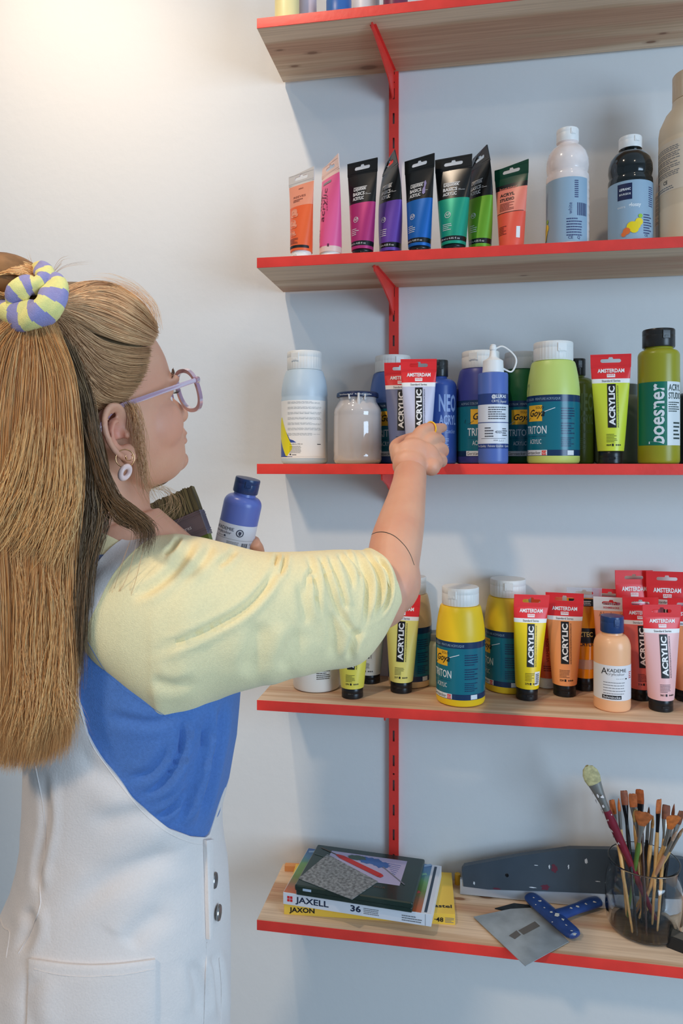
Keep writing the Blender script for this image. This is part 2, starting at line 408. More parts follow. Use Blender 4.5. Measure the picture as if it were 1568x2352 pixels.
def solo_bottle(px, y, k, top, width, col, yaw, label, seed=1, cap=None, tabyaw=0.3, ndrop=False):
    """750 ml bottle: tapered shoulder, ribbed white flip cap, petrol label"""
    x, s, H = place(px, y, k, top); R = width * s / 2
    t = empty('paint_bottle', (x, y, SH[k]), label, 'paint bottle', group=None)
    hc = 0.155 * H; zb = H - hc
    prof = [(R * 0.86, 0.0), (R * 0.965, 0.002), (R, 0.006), (R, 0.60 * H), (R * 0.995, 0.615 * H), (R * 0.975, 0.66 * H), (R * 0.93, 0.73 * H), (R * 0.875, 0.79 * H), (R * 0.835, 0.825 * H), (R * 0.80, 0.838 * H), (R * 0.70, 0.842 * H), (R * 0.68, zb + 0.002)]
    body = paint(col, 0.38)
    g = G(); g.lathe(prof, 72); g.build('bottle_body', [body], t)
    flip_cap(t, R * 0.755, hc, cap or CAPW, zb, yaw=tabyaw)
    f = on_lathe(prof, yaw); g = G()
    A = R * math.radians(150); lo, hi = 0.065 * H, 0.555 * H; bh = 0.048 * H
    g.rect(f, -A, A, lo, lo + bh, 1, 0.0002); g.rect(f, -A, A, hi - 0.055 * H, hi, 1, 0.0002)
    g.rect(f, -A, A, lo + bh, hi - 0.055 * H, 0, 0.0002)
    u = R / 0.047
    g.rect(f, -0.019 * u, 0.013 * u, 0.345 * H, 0.475 * H, 2, 0.0004, nz=4)
    g.text(f, 'SOLO', 0.0 * u, 0.445 * H, 0.0045 * u, 3, 0.0, off=0.0006)
    g.text(f, 'Goya', -0.016 * u, 0.385 * H, 0.0125 * u, 4, 0.012, off=0.0008, shear=0.35, width=0.033 * u)
    # brush swoosh through the name
    sw = catmull([(-0.030, 0.385), (-0.031, 0.355), (-0.022, 0.348), (-0.012, 0.375)], 14)
    for a, b in zip(sw, sw[1:]):
        g.rect(f, a[0] * u, a[0] * u + 0.0011 * u, a[1] * H, b[1] * H + 0.0004, 3 if ndrop else 5, 0.0007, nx=1, nz=1)
    sw = catmull([(0.012, 0.408), (0.022, 0.425), (0.036, 0.447)], 12)
    for a, b in zip(sw, sw[1:]):
        g.add([f(a[0] * u, a[1] * H, 0.0007), f(b[0] * u, b[1] * H, 0.0007), f(b[0] * u, b[1] * H + 0.0011, 0.0007), f(a[0] * u, a[1] * H + 0.0013, 0.0007)], [[0, 1, 2, 3]], 5)
    g.text(f, 'TRITON', -0.002 * u, 0.245 * H, 0.0140 * u, 5, 0.012, align='C', width=0.046 * u)
    g.rect(f, -0.024 * u, 0.020 * u, 0.222 * H, 0.2245 * H, 1, 0.0004, nz=1)
    g.text(f, 'ACRYLIC', -0.002 * u, 0.162 * H, 0.0085 * u, 5, 0.0, align='C', width=0.027 * u)
    g.rect(f, -0.028 * u, 0.022 * u, lo + 0.004 * H, lo + bh * 0.98, 5, 0.0004)
    g.text(f, 'Gerstaecker', -0.026 * u, lo + bh * 0.26, 0.0060 * u, 4, 0.0, off=0.0006, width=0.036 * u)
    g.rect(f, 0.0125 * u, 0.0205 * u, lo + bh * 0.12, lo + bh * 0.88, 6, 0.0006)
    g.text(f, 'G3', 0.0135 * u, lo + bh * 0.28, 0.0045 * u, 5, 0.0, off=0.0008)
    g.text(f, 'ACRYLIC COLOR · PEINTURE ACRYLIQUE', -0.040 * u, hi - 0.040 * H, 0.0042 * u, 7, 0.0, off=0.0005, width=0.085 * u)
    g.rect(f, 0.058 * u, 0.072 * u, lo + bh * 0.1, lo + bh * 0.9, 5, 0.0004)
    for q, (z0, z1) in enumerate(((0.36, 0.46), (0.24, 0.34), (0.14, 0.22))):
        g.smallprint(f, 0.046 * u, 0.074 * u, z0 * H, z1 * H, 5, 1, seed=seed * 7 + q, off=0.0004)
    g.build('label', [paint((14, 108, 140), 0.22, 1.1), paint((22, 52, 100), 0.22, 1.1), ink((250, 178, 40)), ink((30, 30, 30)), ink((16, 16, 18)), ink((225, 232, 236), 1.0), ink((215, 60, 50)), ink((150, 175, 195), 1.0)], t, smooth=40)
    return t

def tube_surface(H, r, hc, twist=0.0, bend=(0, 0), pinch=1.0, crimp=0.10):
    """returns (deform(p), map(x,z,off), halfwidth(z), depth(z)) for a squeezed paint tube standing on its cap"""
    z1 = H * (1 - crimp)
    def ab(z):
        t = max(0.0, min(1.0, (z - hc) / (z1 - hc)))
        b = r * max(0.0, 1 - t ** 1.35) + 0.0008
        a = r * (1 + (PI / 2 - 1) * 0.94 * t ** 0.9)
        return a * pinch ** t, b, t
    def deform(p):
        x, y, z = p; t = max(0.0, z / H)
        an = twist * t ** 2.2; c, s = math.cos(an), math.sin(an)
        x, y = x * c - y * s, x * s + y * c
        return (x + bend[0] * t * t, y + bend[1] * t * t, z)
    def f(x, z, off):
        a, b, t = ab(z)
        xp = r * math.sin(max(-1.5, min(1.5, x / r))) * (1 - t) + x * t
        xp *= a / (r * (1 - t) + PI / 2 * r * t) if t > 0 else 1.0
        q = max(-0.9995, min(0.9995, xp / a))
        return deform((xp, -(b + off) * math.sqrt(1 - q * q) - off * 0.3, z))
    return deform, f, ab

def paint_tube(t, H, r, hc, zones, mats, capmat, twist=0.0, bend=(0, 0), crimp=0.10, hole=True, holew=0.42, seg=56, rows=44, notch=True, skew=0.0):
    """zones: [(fraction up to, material index)] along the tube from bottom"""
    deform, f, ab = tube_surface(H, r, hc, twist, bend, crimp=crimp)
    g = G(); z1 = H * (1 - crimp)
    cuts = sorted(set([hc + (z1 - hc) * i / rows for i in range(rows + 1)] + [H * zf for zf, _ in zones if hc < H * zf < z1]))
    P = []
    for z in cuts:
        a, b, tt = ab(z); row = []
        for j in range(seg):
            an = 2 * PI * j / seg
            row.append(deform((a * math.cos(an), b * math.sin(an), z)))
        P.append(row)
    def mi(i, j):
        zc = (cuts[i] + cuts[i + 1]) / 2 / H
        for zf, m in zones:
            if zc <= zf: return m
        return zones[-1][1]
    g.grid(P, mi, closed_v=True, flip=True)
    g.add(P[0], [list(range(seg))[::-1]], zones[0][1])
    # flat crimped header with the hanging slot
    a = ab(z1)[0]; th = 0.0009
    nx, nz = 14, 2
    outl = [(-a + 2 * a * i / nx, z1 - 0.001) for i in range(nx + 1)] + [(a * 1.015 - 2.03 * a * i / nx, H + skew * (a * 1.015 - 2.03 * a * i / nx)) for i in range(nx + 1)]
    holes = []
    if hole:
        hw = a * holew; zc = (z1 + H) / 2 - 0.0005; hh = min(0.0032, (H - z1) * 0.22)
        pts = [(-hw + hh * math.cos(q), zc + hh * math.sin(q)) for q in [PI * 1.5 - PI * i / 5 for i in range(6)]]
        if notch: pts += [(-hh * 1.3, zc + hh), (-hh * 0.9, zc + hh * 2.0), (hh * 0.9, zc + hh * 2.0), (hh * 1.3, zc + hh)]
        pts += [(hw + hh * math.cos(q), zc + hh * math.sin(q)) for q in [PI / 2 - PI * i / 5 for i in range(6)]]
        holes = [pts]
    vs, fs = shape2d(outl, holes, th)
    g.add([deform((v.x, v.z, v.y)) for v in vs], fs, zones[-1][1])
    # crimp ridges
    for q in (0.12, 0.88):
        zz = z1 + (H - z1) * q
        for sd in (-1,):
            g.add([deform((-a, sd * (th + 0.0003), zz - 0.0006)), deform((a, sd * (th + 0.0003), zz - 0.0006)), deform((a, sd * (th + 0.0003), zz + 0.0006)), deform((-a, sd * (th + 0.0003), zz + 0.0006))], [[0, 1, 2, 3]], zones[-1][1])
    # cap
    c = G(); rc = r * 0.93
    c.lathe([(rc * 0.9, 0), (rc, 0.0012), (rc * 1.0, hc * 0.45), (rc * 0.985, hc * 0.5), (rc * 1.0, hc * 0.55), (rc, hc - 0.0008), (rc * 0.96, hc + 0.0003), (0, hc + 0.0003)], 48)
    cp = c.build('cap', [capmat], t)
    c = G(); c.box((-r * 0.25, -rc - 0.0006, hc * 0.34), (r * 0.25, -rc + 0.002, hc * 0.52), 0, bev=0.0004); c.build('flip_tab', [capmat], cp)
    return g, f

def standard_tube(px, y, k, top, base_px, col, label, yaw=0.0, lean=0.0, leany=0.0, twist=0.0, bend=(0, 0), code='274', seed=1, barcode=False, big=True, design_x=0.0):
    x, s, H = place(px, y, k, top); r = base_px * s / 2
    t = empty('paint_tube', (x, y, SH[k] + 0.0002), label, 'paint tube', (leany, lean, yaw))
    hc = 0.115 * H
    REDH = paint((222, 36, 44), 0.3, 1.2); B = paint(col, 0.33)
    g, f = paint_tube(t, H, r, hc, [(0.735, 0), (0.775, 1), (1.0, 2)], None, BLACKP, twist, bend, crimp=0.115)
    d = design_x * r
    W = r * 2
    g.text(f, 'AMSTERDAM', d, 0.832 * H, 0.034 * H, 1, 0.03, off=0.0005, align='C', width=W * 1.05, shear=0.0)
    g.rect(f, d - W * 0.16, d + W * 0.16, 0.787 * H, 0.818 * H, 1, 0.0004); g.rect(f, d - W * 0.14, d + W * 0.14, 0.800 * H, 0.8025 * H, 2, 0.0006, nz=1)
    for q in range(4): g.rect(f, d + W * (-0.12 + 0.068 * q), d + W * (-0.09 + 0.068 * q), 0.806 * H, 0.814 * H, 2, 0.0006, nx=1, nz=1)
    g.text(f, 'Standard Series', d, 0.745 * H, 0.020 * H, 3, 0.0, off=0.0005, align='C', width=W * 0.72)
    bx0, bx1 = d - W * 0.16, d + W * 0.17
    g.rect(f, bx0, bx1, 0.325 * H, 0.725 * H, 3, 0.0004, nz=24)
    g.text(f, 'ACRYLIC', bx1 - W * 0.055, 0.345 * H, W * 0.22, 1, 0.035, rot=True, width=0.36 * H, off=0.0008)
    g.text(f, 'ACRYL/ACRYLIQUE/ACRYLIC/ACRILICO', bx1 + W * 0.10, 0.325 * H, W * 0.052, 3, 0.01, rot=True, width=0.385 * H, off=0.0006)
    g.smallprint(f, bx0 - W * 0.06, bx1 + W * 0.02, 0.195 * H, 0.275 * H, 6, 4, seed=seed, fill=0.4)
    g.text(f, code, bx0 - W * 0.06, 0.160 * H, 0.018 * H, 3, 0.02, off=0.0005)
    g.rect(f, d - W * 0.02, d + W * 0.05, 0.158 * H, 0.180 * H, 3, 0.0005)
    g.text(f, '+++', d + W * 0.12, 0.160 * H, 0.020 * H, 3, 0.05, off=0.0005, width=W * 0.24)
    if barcode:
        g.rect(f, d + W * 0.2, d + W * 0.52, 0.15 * H, 0.28 * H, 1, 0.0005)
        rnd = random.Random(4)
        z = 0.165
        while z < 0.265:
            h = rnd.choice((0.003, 0.005)); g.rect(f, d + W * 0.25, d + W * 0.46, z * H, (z + h) * H, 3, 0.0008, nz=1); z += h + rnd.choice((0.003, 0.005))
    g.build('tube_body', [B, ink((236, 234, 232), 1.1), REDH, INKB, mat('fine_print_' + flatname('', col), rgb(*[v * 0.45 for v in col], 1.2), 0.5)], t)
    return t

def basics_tube(px, y, k, top, base_px, col, label, yaw=0.0, twist=0.0, bend=(0, 0), lean=0.0, smear=None):
    x, s, H = place(px, y, k, top); r = base_px * s / 2
    t = empty('paint_tube', (x, y, SH[k] + 0.0002), label, 'paint tube', (0, lean, yaw))
    hc = 0.055 * H
    HB = mat('black_glossy_tube', rgb(16, 18, 19, 1.0), 0.26, coat=0.15); B = mat(flatname('metallic', col), rgb(*[v * .9 + 12 for v in col], 1.15), .36, metal=0.25)
    g, f = paint_tube(t, H, r, hc, [(0.085, 0), (0.135, 1), (0.545, 0), (1.0, 1)], None, BLACKP, twist, bend, crimp=0.135, holew=0.42)
    W = 2 * r
    g.rect(f, -W * 0.38, W * 0.30, 0.675 * H, 0.715 * H, 2, 0.0004)
    g.text(f, 'Liquitex', -W * 0.38, 0.682 * H, 0.040 * H, 3, 0.02, off=0.0007, width=W * 0.66)
    g.rect(f, -W * 0.36, W * 0.32, 0.715 * H, 0.721 * H, 3, 0.0005, nz=1)
    g.text(f, 'BASICS', -W * 0.40, 0.628 * H, 0.035 * H, 3, 0.03, off=0.0005, width=W * 0.62)
    g.text(f, 'ACRYLIC', -W * 0.40, 0.578 * H, 0.035 * H, 3, 0.03, off=0.0005, width=W * 0.60)
    g.rect(f, W * 0.26, W * 0.36, 0.640 * H, 0.643 * H, 3, 0.0005, nz=1); g.rect(f, W * 0.26, W * 0.55, 0.628 * H, 0.631 * H, 3, 0.0005, nz=1)
    for i in range(16):
        a0, a1 = 2 * PI * i / 16, 2 * PI * (i + 1) / 16; R1, R2 = W * 0.135, W * 0.115
        c = (-W * 0.14, 0.365 * H)
        g.add([f(c[0] + R * math.cos(a), c[1] + R * math.sin(a), 0.0005) for R, a in ((R1, a0), (R1, a1), (R2, a1), (R2, a0))], [[0, 1, 2, 3]], 3)
    g.text(f, 'AP', -W * 0.14, 0.352 * H, 0.03 * H, 3, 0.0, off=0.0005, align='C')
    g.smallprint(f, -W * 0.36, W * 0.05, 0.20 * H, 0.28 * H, 4, 3, seed=int(px), fill=0.35)
    g.text(f, '118 ml e 4.05 fl oz', -W * 0.5, 0.098 * H, 0.020 * H, 3, 0.0, off=0.0005, width=W * 0.9)
    if smear: # a dab of dried paint
        pts = [(0.24, 0.60), (0.31, 0.585), (0.38, 0.60), (0.37, 0.66), (0.41, 0.70), (0.36, 0.735), (0.30, 0.72), (0.31, 0.67), (0.26, 0.65)]
        g.poly(f, [(a * W * 1.15, b * H) for a, b in pts], 4, .0008)
    g.build('tube_body', [B, HB, paint((60, 62, 64)), ink((225, 225, 225), 1.0), paint(smear or (0, 0, 0))], t)
    return t

# ---- second shelf: coloured tubes
def tube_custom(px, y, k, top, base_px, label, yaw, zones, mats, capmat, deco, hc=0.10, crimp=0.12, **kw):
    x, s, H = place(px, y, k, top); r = base_px * s / 2
    t = empty('paint_tube', (x, y, SH[k] + 0.0002), label, 'paint tube', (0, kw.pop('lean', 0), yaw))
    g, f = paint_tube(t, H, r, hc * H, zones, None, capmat, crimp=crimp, **kw)
    deco(g, f, H, r); g.build('tube_body', mats, t)
    return t
YT = -0.5
def deco_orange(g, f, H, r):
    W = 2 * r
    g.text(f, 'AERO', -W * .1, .80 * H, .014 * H, 4, 0.02, width=W * .3)
    g.text(f, 'REEVES', -W * .35, .70 * H, .024 * H, 4, 0.0, width=W * .75); g.smallprint(f, -W * .35, W * .25, .655 * H, .69 * H, 2, 4, seed=2)
    for z, hh in ((.48, .10), (.35, .10), (.25, .07)):
        g.text(f, 'a', -W * .42, z * H, hh * H * 1.25, 1, 0.05, width=W * .5, off=.0005)
    g.smallprint(f, -W * .4, W * .2, .155 * H, .225 * H, 5, 4, seed=3); g.rect(f, -W * .75, W * .75, .105 * H, .135 * H, 3, .0004)
OR1 = paint((242, 98, 48), .35); OR2 = paint((240, 150, 130), .35); CLR = paint((214, 206, 200), .3)
tube_custom(692, -0.172, 2, 396, 50, 'slim orange tube with pale pink upper half, opaque whitish crimp and white cap', YT, [(.60, 0), (.86, 1), (1, 2)], [OR1, OR2, CLR, INKB, ink((120, 60, 50))], WHITE, deco_orange, hc=.08, skew=.10)
def deco_pink(g, f, H, r):
    W = 2 * r
    g.rect(f, -W * .5, W * .2, .775 * H, .80 * H, 3, .0004); g.text(f, 'acrylic', -W * .02, .36 * H, W * .34, 2, 0.0, rot=True, width=.36 * H, off=.0005, shear=0.3)
    g.text(f, 'PLUS', -W * .38, .50 * H, W * .12, 2, 0.02, rot=True, width=.16 * H); g.text(f, 'series 2', -W * .3, .16 * H, W * .12, 2, 0.02, rot=True, width=.13 * H)
    g.text(f, 'no 722', -W * .5, .095 * H, .018 * H, 2, 0.0, width=W * .45); g.rect(f, W * .28, W * .36, .09 * H, .12 * H, 2, .0005)
    for a in range(6): g.rect(f, W * (.02 + .02 * a), W * (.05 + .02 * a), (.62 - .03 * a) * H, (.64 - .03 * a) * H, 2, .0005, nx=1, nz=1)
PK1 = paint((225, 88, 165), .35); PK2 = paint((222, 196, 205), .3)
tube_custom(759, -0.172, 2, 372, 50, 'magenta pink tube with curled clear crimp and dark script lettering, white cap', YT - .15, [(.10, 0), (.13, 1), (.84, 1), (1, 0)], [PK2, PK1, ink((90, 25, 60)), ink((130, 130, 135))], WHITE, deco_pink, hc=.045, skew=.12, twist=-.25)
basics_tube(832, -0.174, 2, 370, 50, (178, 38, 108), 'magenta metallic paint tube with flat black top, widest of the pink ones', yaw=-.34)
basics_tube(896, -0.150, 2, 360, 49, (96, 58, 160), 'violet metallic paint tube with black top twisted sideways in front of the rail', yaw=-.35, twist=-.85)
basics_tube(963, -0.174, 2, 362, 51, (8, 92, 178), 'blue metallic paint tube with lilac smear on its black top', yaw=-.48, smear=(120, 115, 190))
basics_tube(1041, -0.174, 2, 361, 56, (10, 150, 118), 'teal green metallic paint tube with flat black top', yaw=-.25)
basics_tube(1102, -0.146, 2, 349, 50, (98, 160, 30), 'leaf green metallic paint tube with black top twisted sideways', yaw=-.42, twist=-.75)
def deco_salmon(g, f, H, r):
    W = 2 * r
    g.text(f, 'boesner', -W * .5, .72 * H, .028 * H, 1, 0.0, width=W * .85)
    g.text(f, 'ACRYL', -W * .46, .635 * H, .035 * H, 3, 0.03, width=W * .70); g.text(f, 'STUDIO', -W * .46, .575 * H, .035 * H, 3, 0.03, width=W * .70)
    g.smallprint(f, -W * .45, W * .25, .46 * H, .56 * H, 6, 4, seed=8); g.smallprint(f, -W * .45, W * 0, .17 * H, .28 * H, 6, 4, seed=9)
    g.rect(f, -W * .78, W * .78, .43 * H, .436 * H, 3, .0004, nz=1); g.rect(f, W * .42, W * .6, .12 * H, .25 * H, 2, .0005)
tube_custom(1174, -0.16, 2, 380, 54, 'salmon and neon coral tube with dark green top, beside the white paint bottle', -.5, [(.43, 0), (.72, 1), (.78, 5), (1, 6)], [paint((255, 84, 66), .35), paint((242, 128, 118), .35), WHITE, INKB, ink((130, 40, 35)), paint((28, 26, 26), .25), paint((10, 66, 50), .25)], paint((60, 40, 36)), deco_salmon, hc=.03, crimp=.13, skew=.09)

# ---- ribbed poster paint bottles
def poster_bottle(px, y, top, width, bodym, capm, label, yaw, blobs):
    x, s, H = place(px, y, 2, top); R = width * s / 2
    t = empty('paint_bottle', (x, y, SH[2]), label, 'paint bottle')
    prof = [(R * .86, 0), (R * .96, .003)]
    z = .03
    while z < .56:                       # horizontal ribs of the lower body
        prof += [(R * .985, z * H), (R, (z + .012) * H), (R, (z + .05) * H), (R * .985, (z + .062) * H)]; z += .066
    prof += [(R * .99, .60 * H), (R * .93, .625 * H), (R * .95, .65 * H), (R * .995, .69 * H), (R * .985, .745 * H), (R * .90, .80 * H), (R * .72, .845 * H), (R * .52, .868 * H), (R * .47, .88 * H), (R * .52, .893 * H), (R * .46, .90 * H)]
    g = G(); g.lathe(prof, 72); g.build('bottle_body', [bodym], t, smooth=50)
    flip_cap(t, R * .52, H * .108, capm, H * .892, ribs=0, yaw=.4, dome=.0015)
    f0 = on_lathe([(R * 1.003, 0), (R * 1.003, H)], yaw); g = G()
    wl = R * 1.5
    g.rect(f0, -wl, wl, .055 * H, .565 * H, 0, .0002)
    if blobs == 'white':
        g.rect(f0, wl * .2, wl * .42, .36 * H, .54 * H, 1, .0004) if False else None
        g.smallprint(f0, wl * .25, wl * .75, .10 * H, .25 * H, 7, 1, seed=5)
        for q in range(9): g.rect(f0, wl * .5, wl * .62, (.40 + q * .016) * H, (.408 + q * .016) * H, 1, .0005, nz=1)
        g.text(f0, 'white', wl * .42, .27 * H, .03 * H, 1, 0.0, rot=True, width=.09 * H)
        rnd = random.Random(2); xx = .58
        while xx < .92:
            wd = rnd.uniform(.012, .03); g.rect(f0, wl * xx, wl * (xx + wd), .26 * H, .36 * H, 1, .0005, nx=1, nz=1); xx += wd + rnd.uniform(.01, .025)
        g.text(f0, 'CE', wl * .3, .075 * H, .022 * H, 1, 0.02)
        g.text(f0, 'Q', wl * .58, .075 * H, .022 * H, 1, 0.02)
    else:
        g.rect(f0, -wl * .42, wl * .02, .40 * H, .54 * H, 2, .0004)
        g.text(f0, 'LEFRANC', -wl * .36, .48 * H, .020 * H, 3, 0.03, width=wl * .34, off=.0006); g.text(f0, 'BOURGEOIS', -wl * .36, .44 * H, .016 * H, 3, 0.01, width=wl * .34, off=.0006)
        g.text(f0, 'extra', -wl * .42, .33 * H, .022 * H, 3, 0.0, width=wl * .24); g.text(f0, 'glossy', -wl * .08, .335 * H, .032 * H, 3, 0.03, width=wl * .36)
        g.smallprint(f0, wl * .36, wl * .7, .10 * H, .28 * H, 8, 1, seed=6); g.text(f0, 'CE', wl * .4, .075 * H, .02 * H, 1, 0.02)
        g.smallprint(f0, wl * .56, wl * .76, .34 * H, .52 * H, 10, 1, seed=7)
    # squirt of paint printed on the label
    cx = -wl * .72 if blobs == 'white' else wl * .02
    for (ux, uz, ur, mm) in ((0, .16, .075, 4), (.06, .14, .06, 4), (.20, .20, .055, 4), (.24, .25, .03, 5), (-.16, .125, .05, 6), (-.24, .10, .035, 6), (.12, .17, .06, 4)):
        n = 18
        g.poly(f0, [(cx + wl * ux + ur * H * .5 * math.cos(2 * PI * i / n) * 1.2, (uz + ur * .75 * math.sin(2 * PI * i / n) * .8) * H) for i in range(n)], mm, .0006 + .0001 * mm)
    g.build('label', [paint((132, 165, 205), .4, 1.2), ink((60, 70, 110)), ink((16, 30, 70)), ink((235, 238, 240), 1.0), ink((235, 205, 20)), ink((150, 190, 40)), ink((225, 110, 50))], t)
    return t
poster_bottle(1303, -0.125, 300, 95, mat('glossy_white_plastic', rgb(228, 214, 208, 1.2), .16, coat=.5, noise_amt=.10, noise_scale=38), WHITE, 'ribbed bottle of white paint with blue label and white cap', .0 - .55, 'white')
poster_bottle(1447, -0.125, 318, 97, mat('glossy_black_plastic', rgb(14, 20, 20, 1.2), .12, coat=.6), WHITE, 'ribbed bottle of glossy black paint with blue label and white cap', -.15, 'black')
# big canister at the picture edge
def big_bottle(px, y, k, top, width, label, col, H=None):
    x, s, h = place(px, y, k, top); H = H or h; R = width * s / 2
    t = empty('paint_bottle', (x, y, SH[k]), label, 'paint bottle')
    prof = [(R * .9, 0), (R * .98, .003), (R, .008), (R, .21 * H), (R * .992, .215 * H), (R, .22 * H), (R, .60 * H), (R * .99, .607 * H), (R, .614 * H), (R, .66 * H), (R * .97, .70 * H), (R * .80, .77 * H), (R * .62, .81 * H), (R * .60, .845 * H), (R * .50, .85 * H)]
    g = G(); g.lathe(prof, 72); g.build('bottle_body', [paint(col, .4)], t)
    flip_cap(t, R * .60, H * .15, paint((222, 200, 180)), H * .85, ribs=30)
    f = on_lathe(prof, -.95); g = G()
    g.rect(f, -R * .9, R * .5, .30 * H, .58 * H, 0, .0003)
    for q in range(5): g.smallprint(f, -R * .75, R * .3, (.525 - .035 * q) * H, (.555 - .035 * q) * H, 3, 1, seed=q)
    g.text(f, 'CE', -R * .30, .345 * H, .02 * H, 2, .02)
    for i in range(18):
        a0, a1 = 2 * PI * i / 18, 2 * PI * (i + 1) / 18; c = (-R * .62, .353 * H)
        g.add([f(c[0] + q * math.cos(a), c[1] + q * math.sin(a), .0005) for q, a in ((.016 * H, a0), (.016 * H, a1), (.012 * H, a1), (.012 * H, a0))], [[0, 1, 2, 3]], 3)
    g.smallprint(f, -R * .75, R * .1, .31 * H, .335 * H, 2, 1, seed=12)
    g.build('label', [paint((226, 214, 206), .4), GREYP, INKB, ink((200, 70, 60))], t)
    return t
big_bottle(1592, -0.13, 2, 172, 148, 'tall cream plastic canister of paint beside the glossy black bottle', (226, 208, 190))
big_bottle(1545, -0.045, 2, 330, 74, 'shorter translucent white canister half hidden behind the tall cream canister', (206, 204, 204))

# ---- topmost shelf: only the feet of the jars show
def plain_jar(px, y, k, width, H, col, label, lidcol=None, trans=0.0, taper=1.0):
    x = xat(px, y); s = dep(x, y) / FPX; R = width * s / 2
    t = empty('paint_jar', (x, y, SH[k]), label, 'paint jar')
    prof = [(R * .88 * taper, 0), (R * .97 * taper, .003), (R * taper, .008), (R, H * .78), (R * .9, H * .84), (R * .7, H * .88), (R * .7, H * .9)]
    g = G(); g.lathe(prof, 56)
    m = mat('translucent_' + flatname('', col), rgb(*col, 1.2), .25, trans=trans) if trans else paint(col, .4)
    g.build('jar_body', [m], t)
    g = G(); g.lathe([(R * .74, 0), (R * .76, .001), (R * .76, H * .14), (R * .7, H * .15), (0, H * .15)], 56, c=(0, 0, H * .86)); g.build('lid', [paint(lidcol or (235, 235, 235))], t)
    return t
plain_jar(659, -0.165, 1, 56, .14, (228, 222, 170), 'pale yellow plastic jar standing at the end of the topmost shelf')
plain_jar(704, -0.12, 1, 46, .13, (205, 190, 205), 'small lilac jar just behind the pale yellow jar on the topmost shelf')
plain_jar(778, -0.160, 1, 58, .05, (40, 96, 190), 'low jar of cobalt blue paint on the topmost shelf', (225, 225, 225))
plain_jar(838, -0.12, 1, 66, .16, (214, 208, 210), 'large whitish jar between the blue and the purple jar on the topmost shelf')
plain_jar(908, -0.160, 1, 56, .13, (112, 40, 78), 'dark purple jar on the topmost shelf above the bracket')

# ---- eye-level shelf
def round_bottle(px, y, k, top, width, col, label, capc, design, capfrac=.145, capw=.62, shoulder=.78, yaw=0.0, lean=(0, 0, 0), loc=None, H=None, R=None, ribs=0):
    if loc is None:
        x, s, h = place(px, y, k, top); H = h; R = width * s / 2; loc = (x, y, SH[k])
    t = empty('paint_bottle', loc, label, 'paint bottle', lean)
    hc = capfrac * H; zb = H - hc; z0 = shoulder * H
    prof = [(R * .88, 0), (R * .97, .002), (R, .006), (R, z0)]
    for i in range(1, 9):
        a = i / 8 * PI / 2
        prof.append((R * capw * .9 + (R - R * capw * .9) * math.cos(a), z0 + (zb - .004 - z0) * math.sin(a)))
    prof += [(R * capw * .85, zb + .001)]
    g = G(); g.lathe(prof, 64); g.build('bottle_body', [paint(col, .3)], t)
    flip_cap(t, R * capw, hc, paint(capc, .28), zb, ribs=ribs, yaw=.25)
    f = on_lathe(prof, yaw); g = G(); mats = design(g, f, H, R)
    g.build('label', mats, t)
    return t
# light blue bottle with a printed leaflet
def light_blue():
    px, y, k = 699, -.105, 3
    x, s, H = place(px, y, k, 809); R = 106 * s / 2
    t = empty('paint_bottle', (x, y, SH[k]), 'pale sky blue bottle with white information label, at the open end of its shelf', 'paint bottle')
    prof = [(R * .9, 0), (R * .98, .003), (R, .007), (R, .57 * H), (R * .985, .585 * H), (R * .985, .60 * H), (R, .615 * H), (R * .98, .68 * H), (R * .93, .745 * H), (R * .86, .79 * H), (R * .80, .825 * H), (R * .7, .835 * H), (R * .68, .85 * H)]
    g = G(); g.lathe(prof, 72); g.build('bottle_body', [paint((174, 200, 236), .35)], t)
    flip_cap(t, R * .75, .165 * H, CAPW, .835 * H, yaw=-.35)
    f = on_lathe(prof, -.12); g = G(); A = R * 1.45
    g.rect(f, -A, A, .05 * H, .555 * H, 0, .0002)
    q = lambda pts, m, o: g.poly(f, [(a * A, b * H) for a, b in pts], m, o)
    q([(-.83, .06), (-.127, .06), (-.127, .12), (-.45, .20), (-.83, .22)], 2, .0004)
    q([(-.42, .26), (-.36, .277), (-.28, .245), (-.22, .215), (-.10, .205), (.0, .185), (-.127, .180), (-.34, .18)], 2, .00045)
    q([(-.70, .40), (-.63, .415), (-.56, .385), (-.127, .150), (-.15, .125), (-.32, .068), (-.38, .070), (-.79, .25), (-.80, .33)], 3, .0007)
    for r_ in range(7): g.smallprint(f, -.30 * A, .78 * A, (.525 - .046 * r_) * H, (.555 - .046 * r_) * H - .008 * H, 3, 1, seed=20 + r_, fill=.35)
    g.rect(f, -.32 * A, .9 * A, .065 * H, .185 * H, 0, .0005)
    g.text(f, 'Acrylfarbe 750 ml', -.22 * A, .168 * H, .009 * H, 4, .01, width=.40 * A, off=.0007); g.smallprint(f, -.22 * A, .14 * A, .095 * H, .162 * H, 6, 4, seed=40, off=.0007, fill=.3)
    g.rect(f, -.22 * A, -.17 * A, .076 * H, .088 * H, 4, .0007); g.smallprint(f, -.14 * A, 0, .076 * H, .088 * H, 1, 4, seed=2, off=.0007); g.rect(f, .62 * A, .75 * A, .168 * H, .174 * H, 4, .0007)
    g.build('label', [paint((234, 231, 226), .5, 1.1), ink((150, 150, 150)), ink((52, 76, 150)), ink((224, 212, 20)), INKB], t)
light_blue()
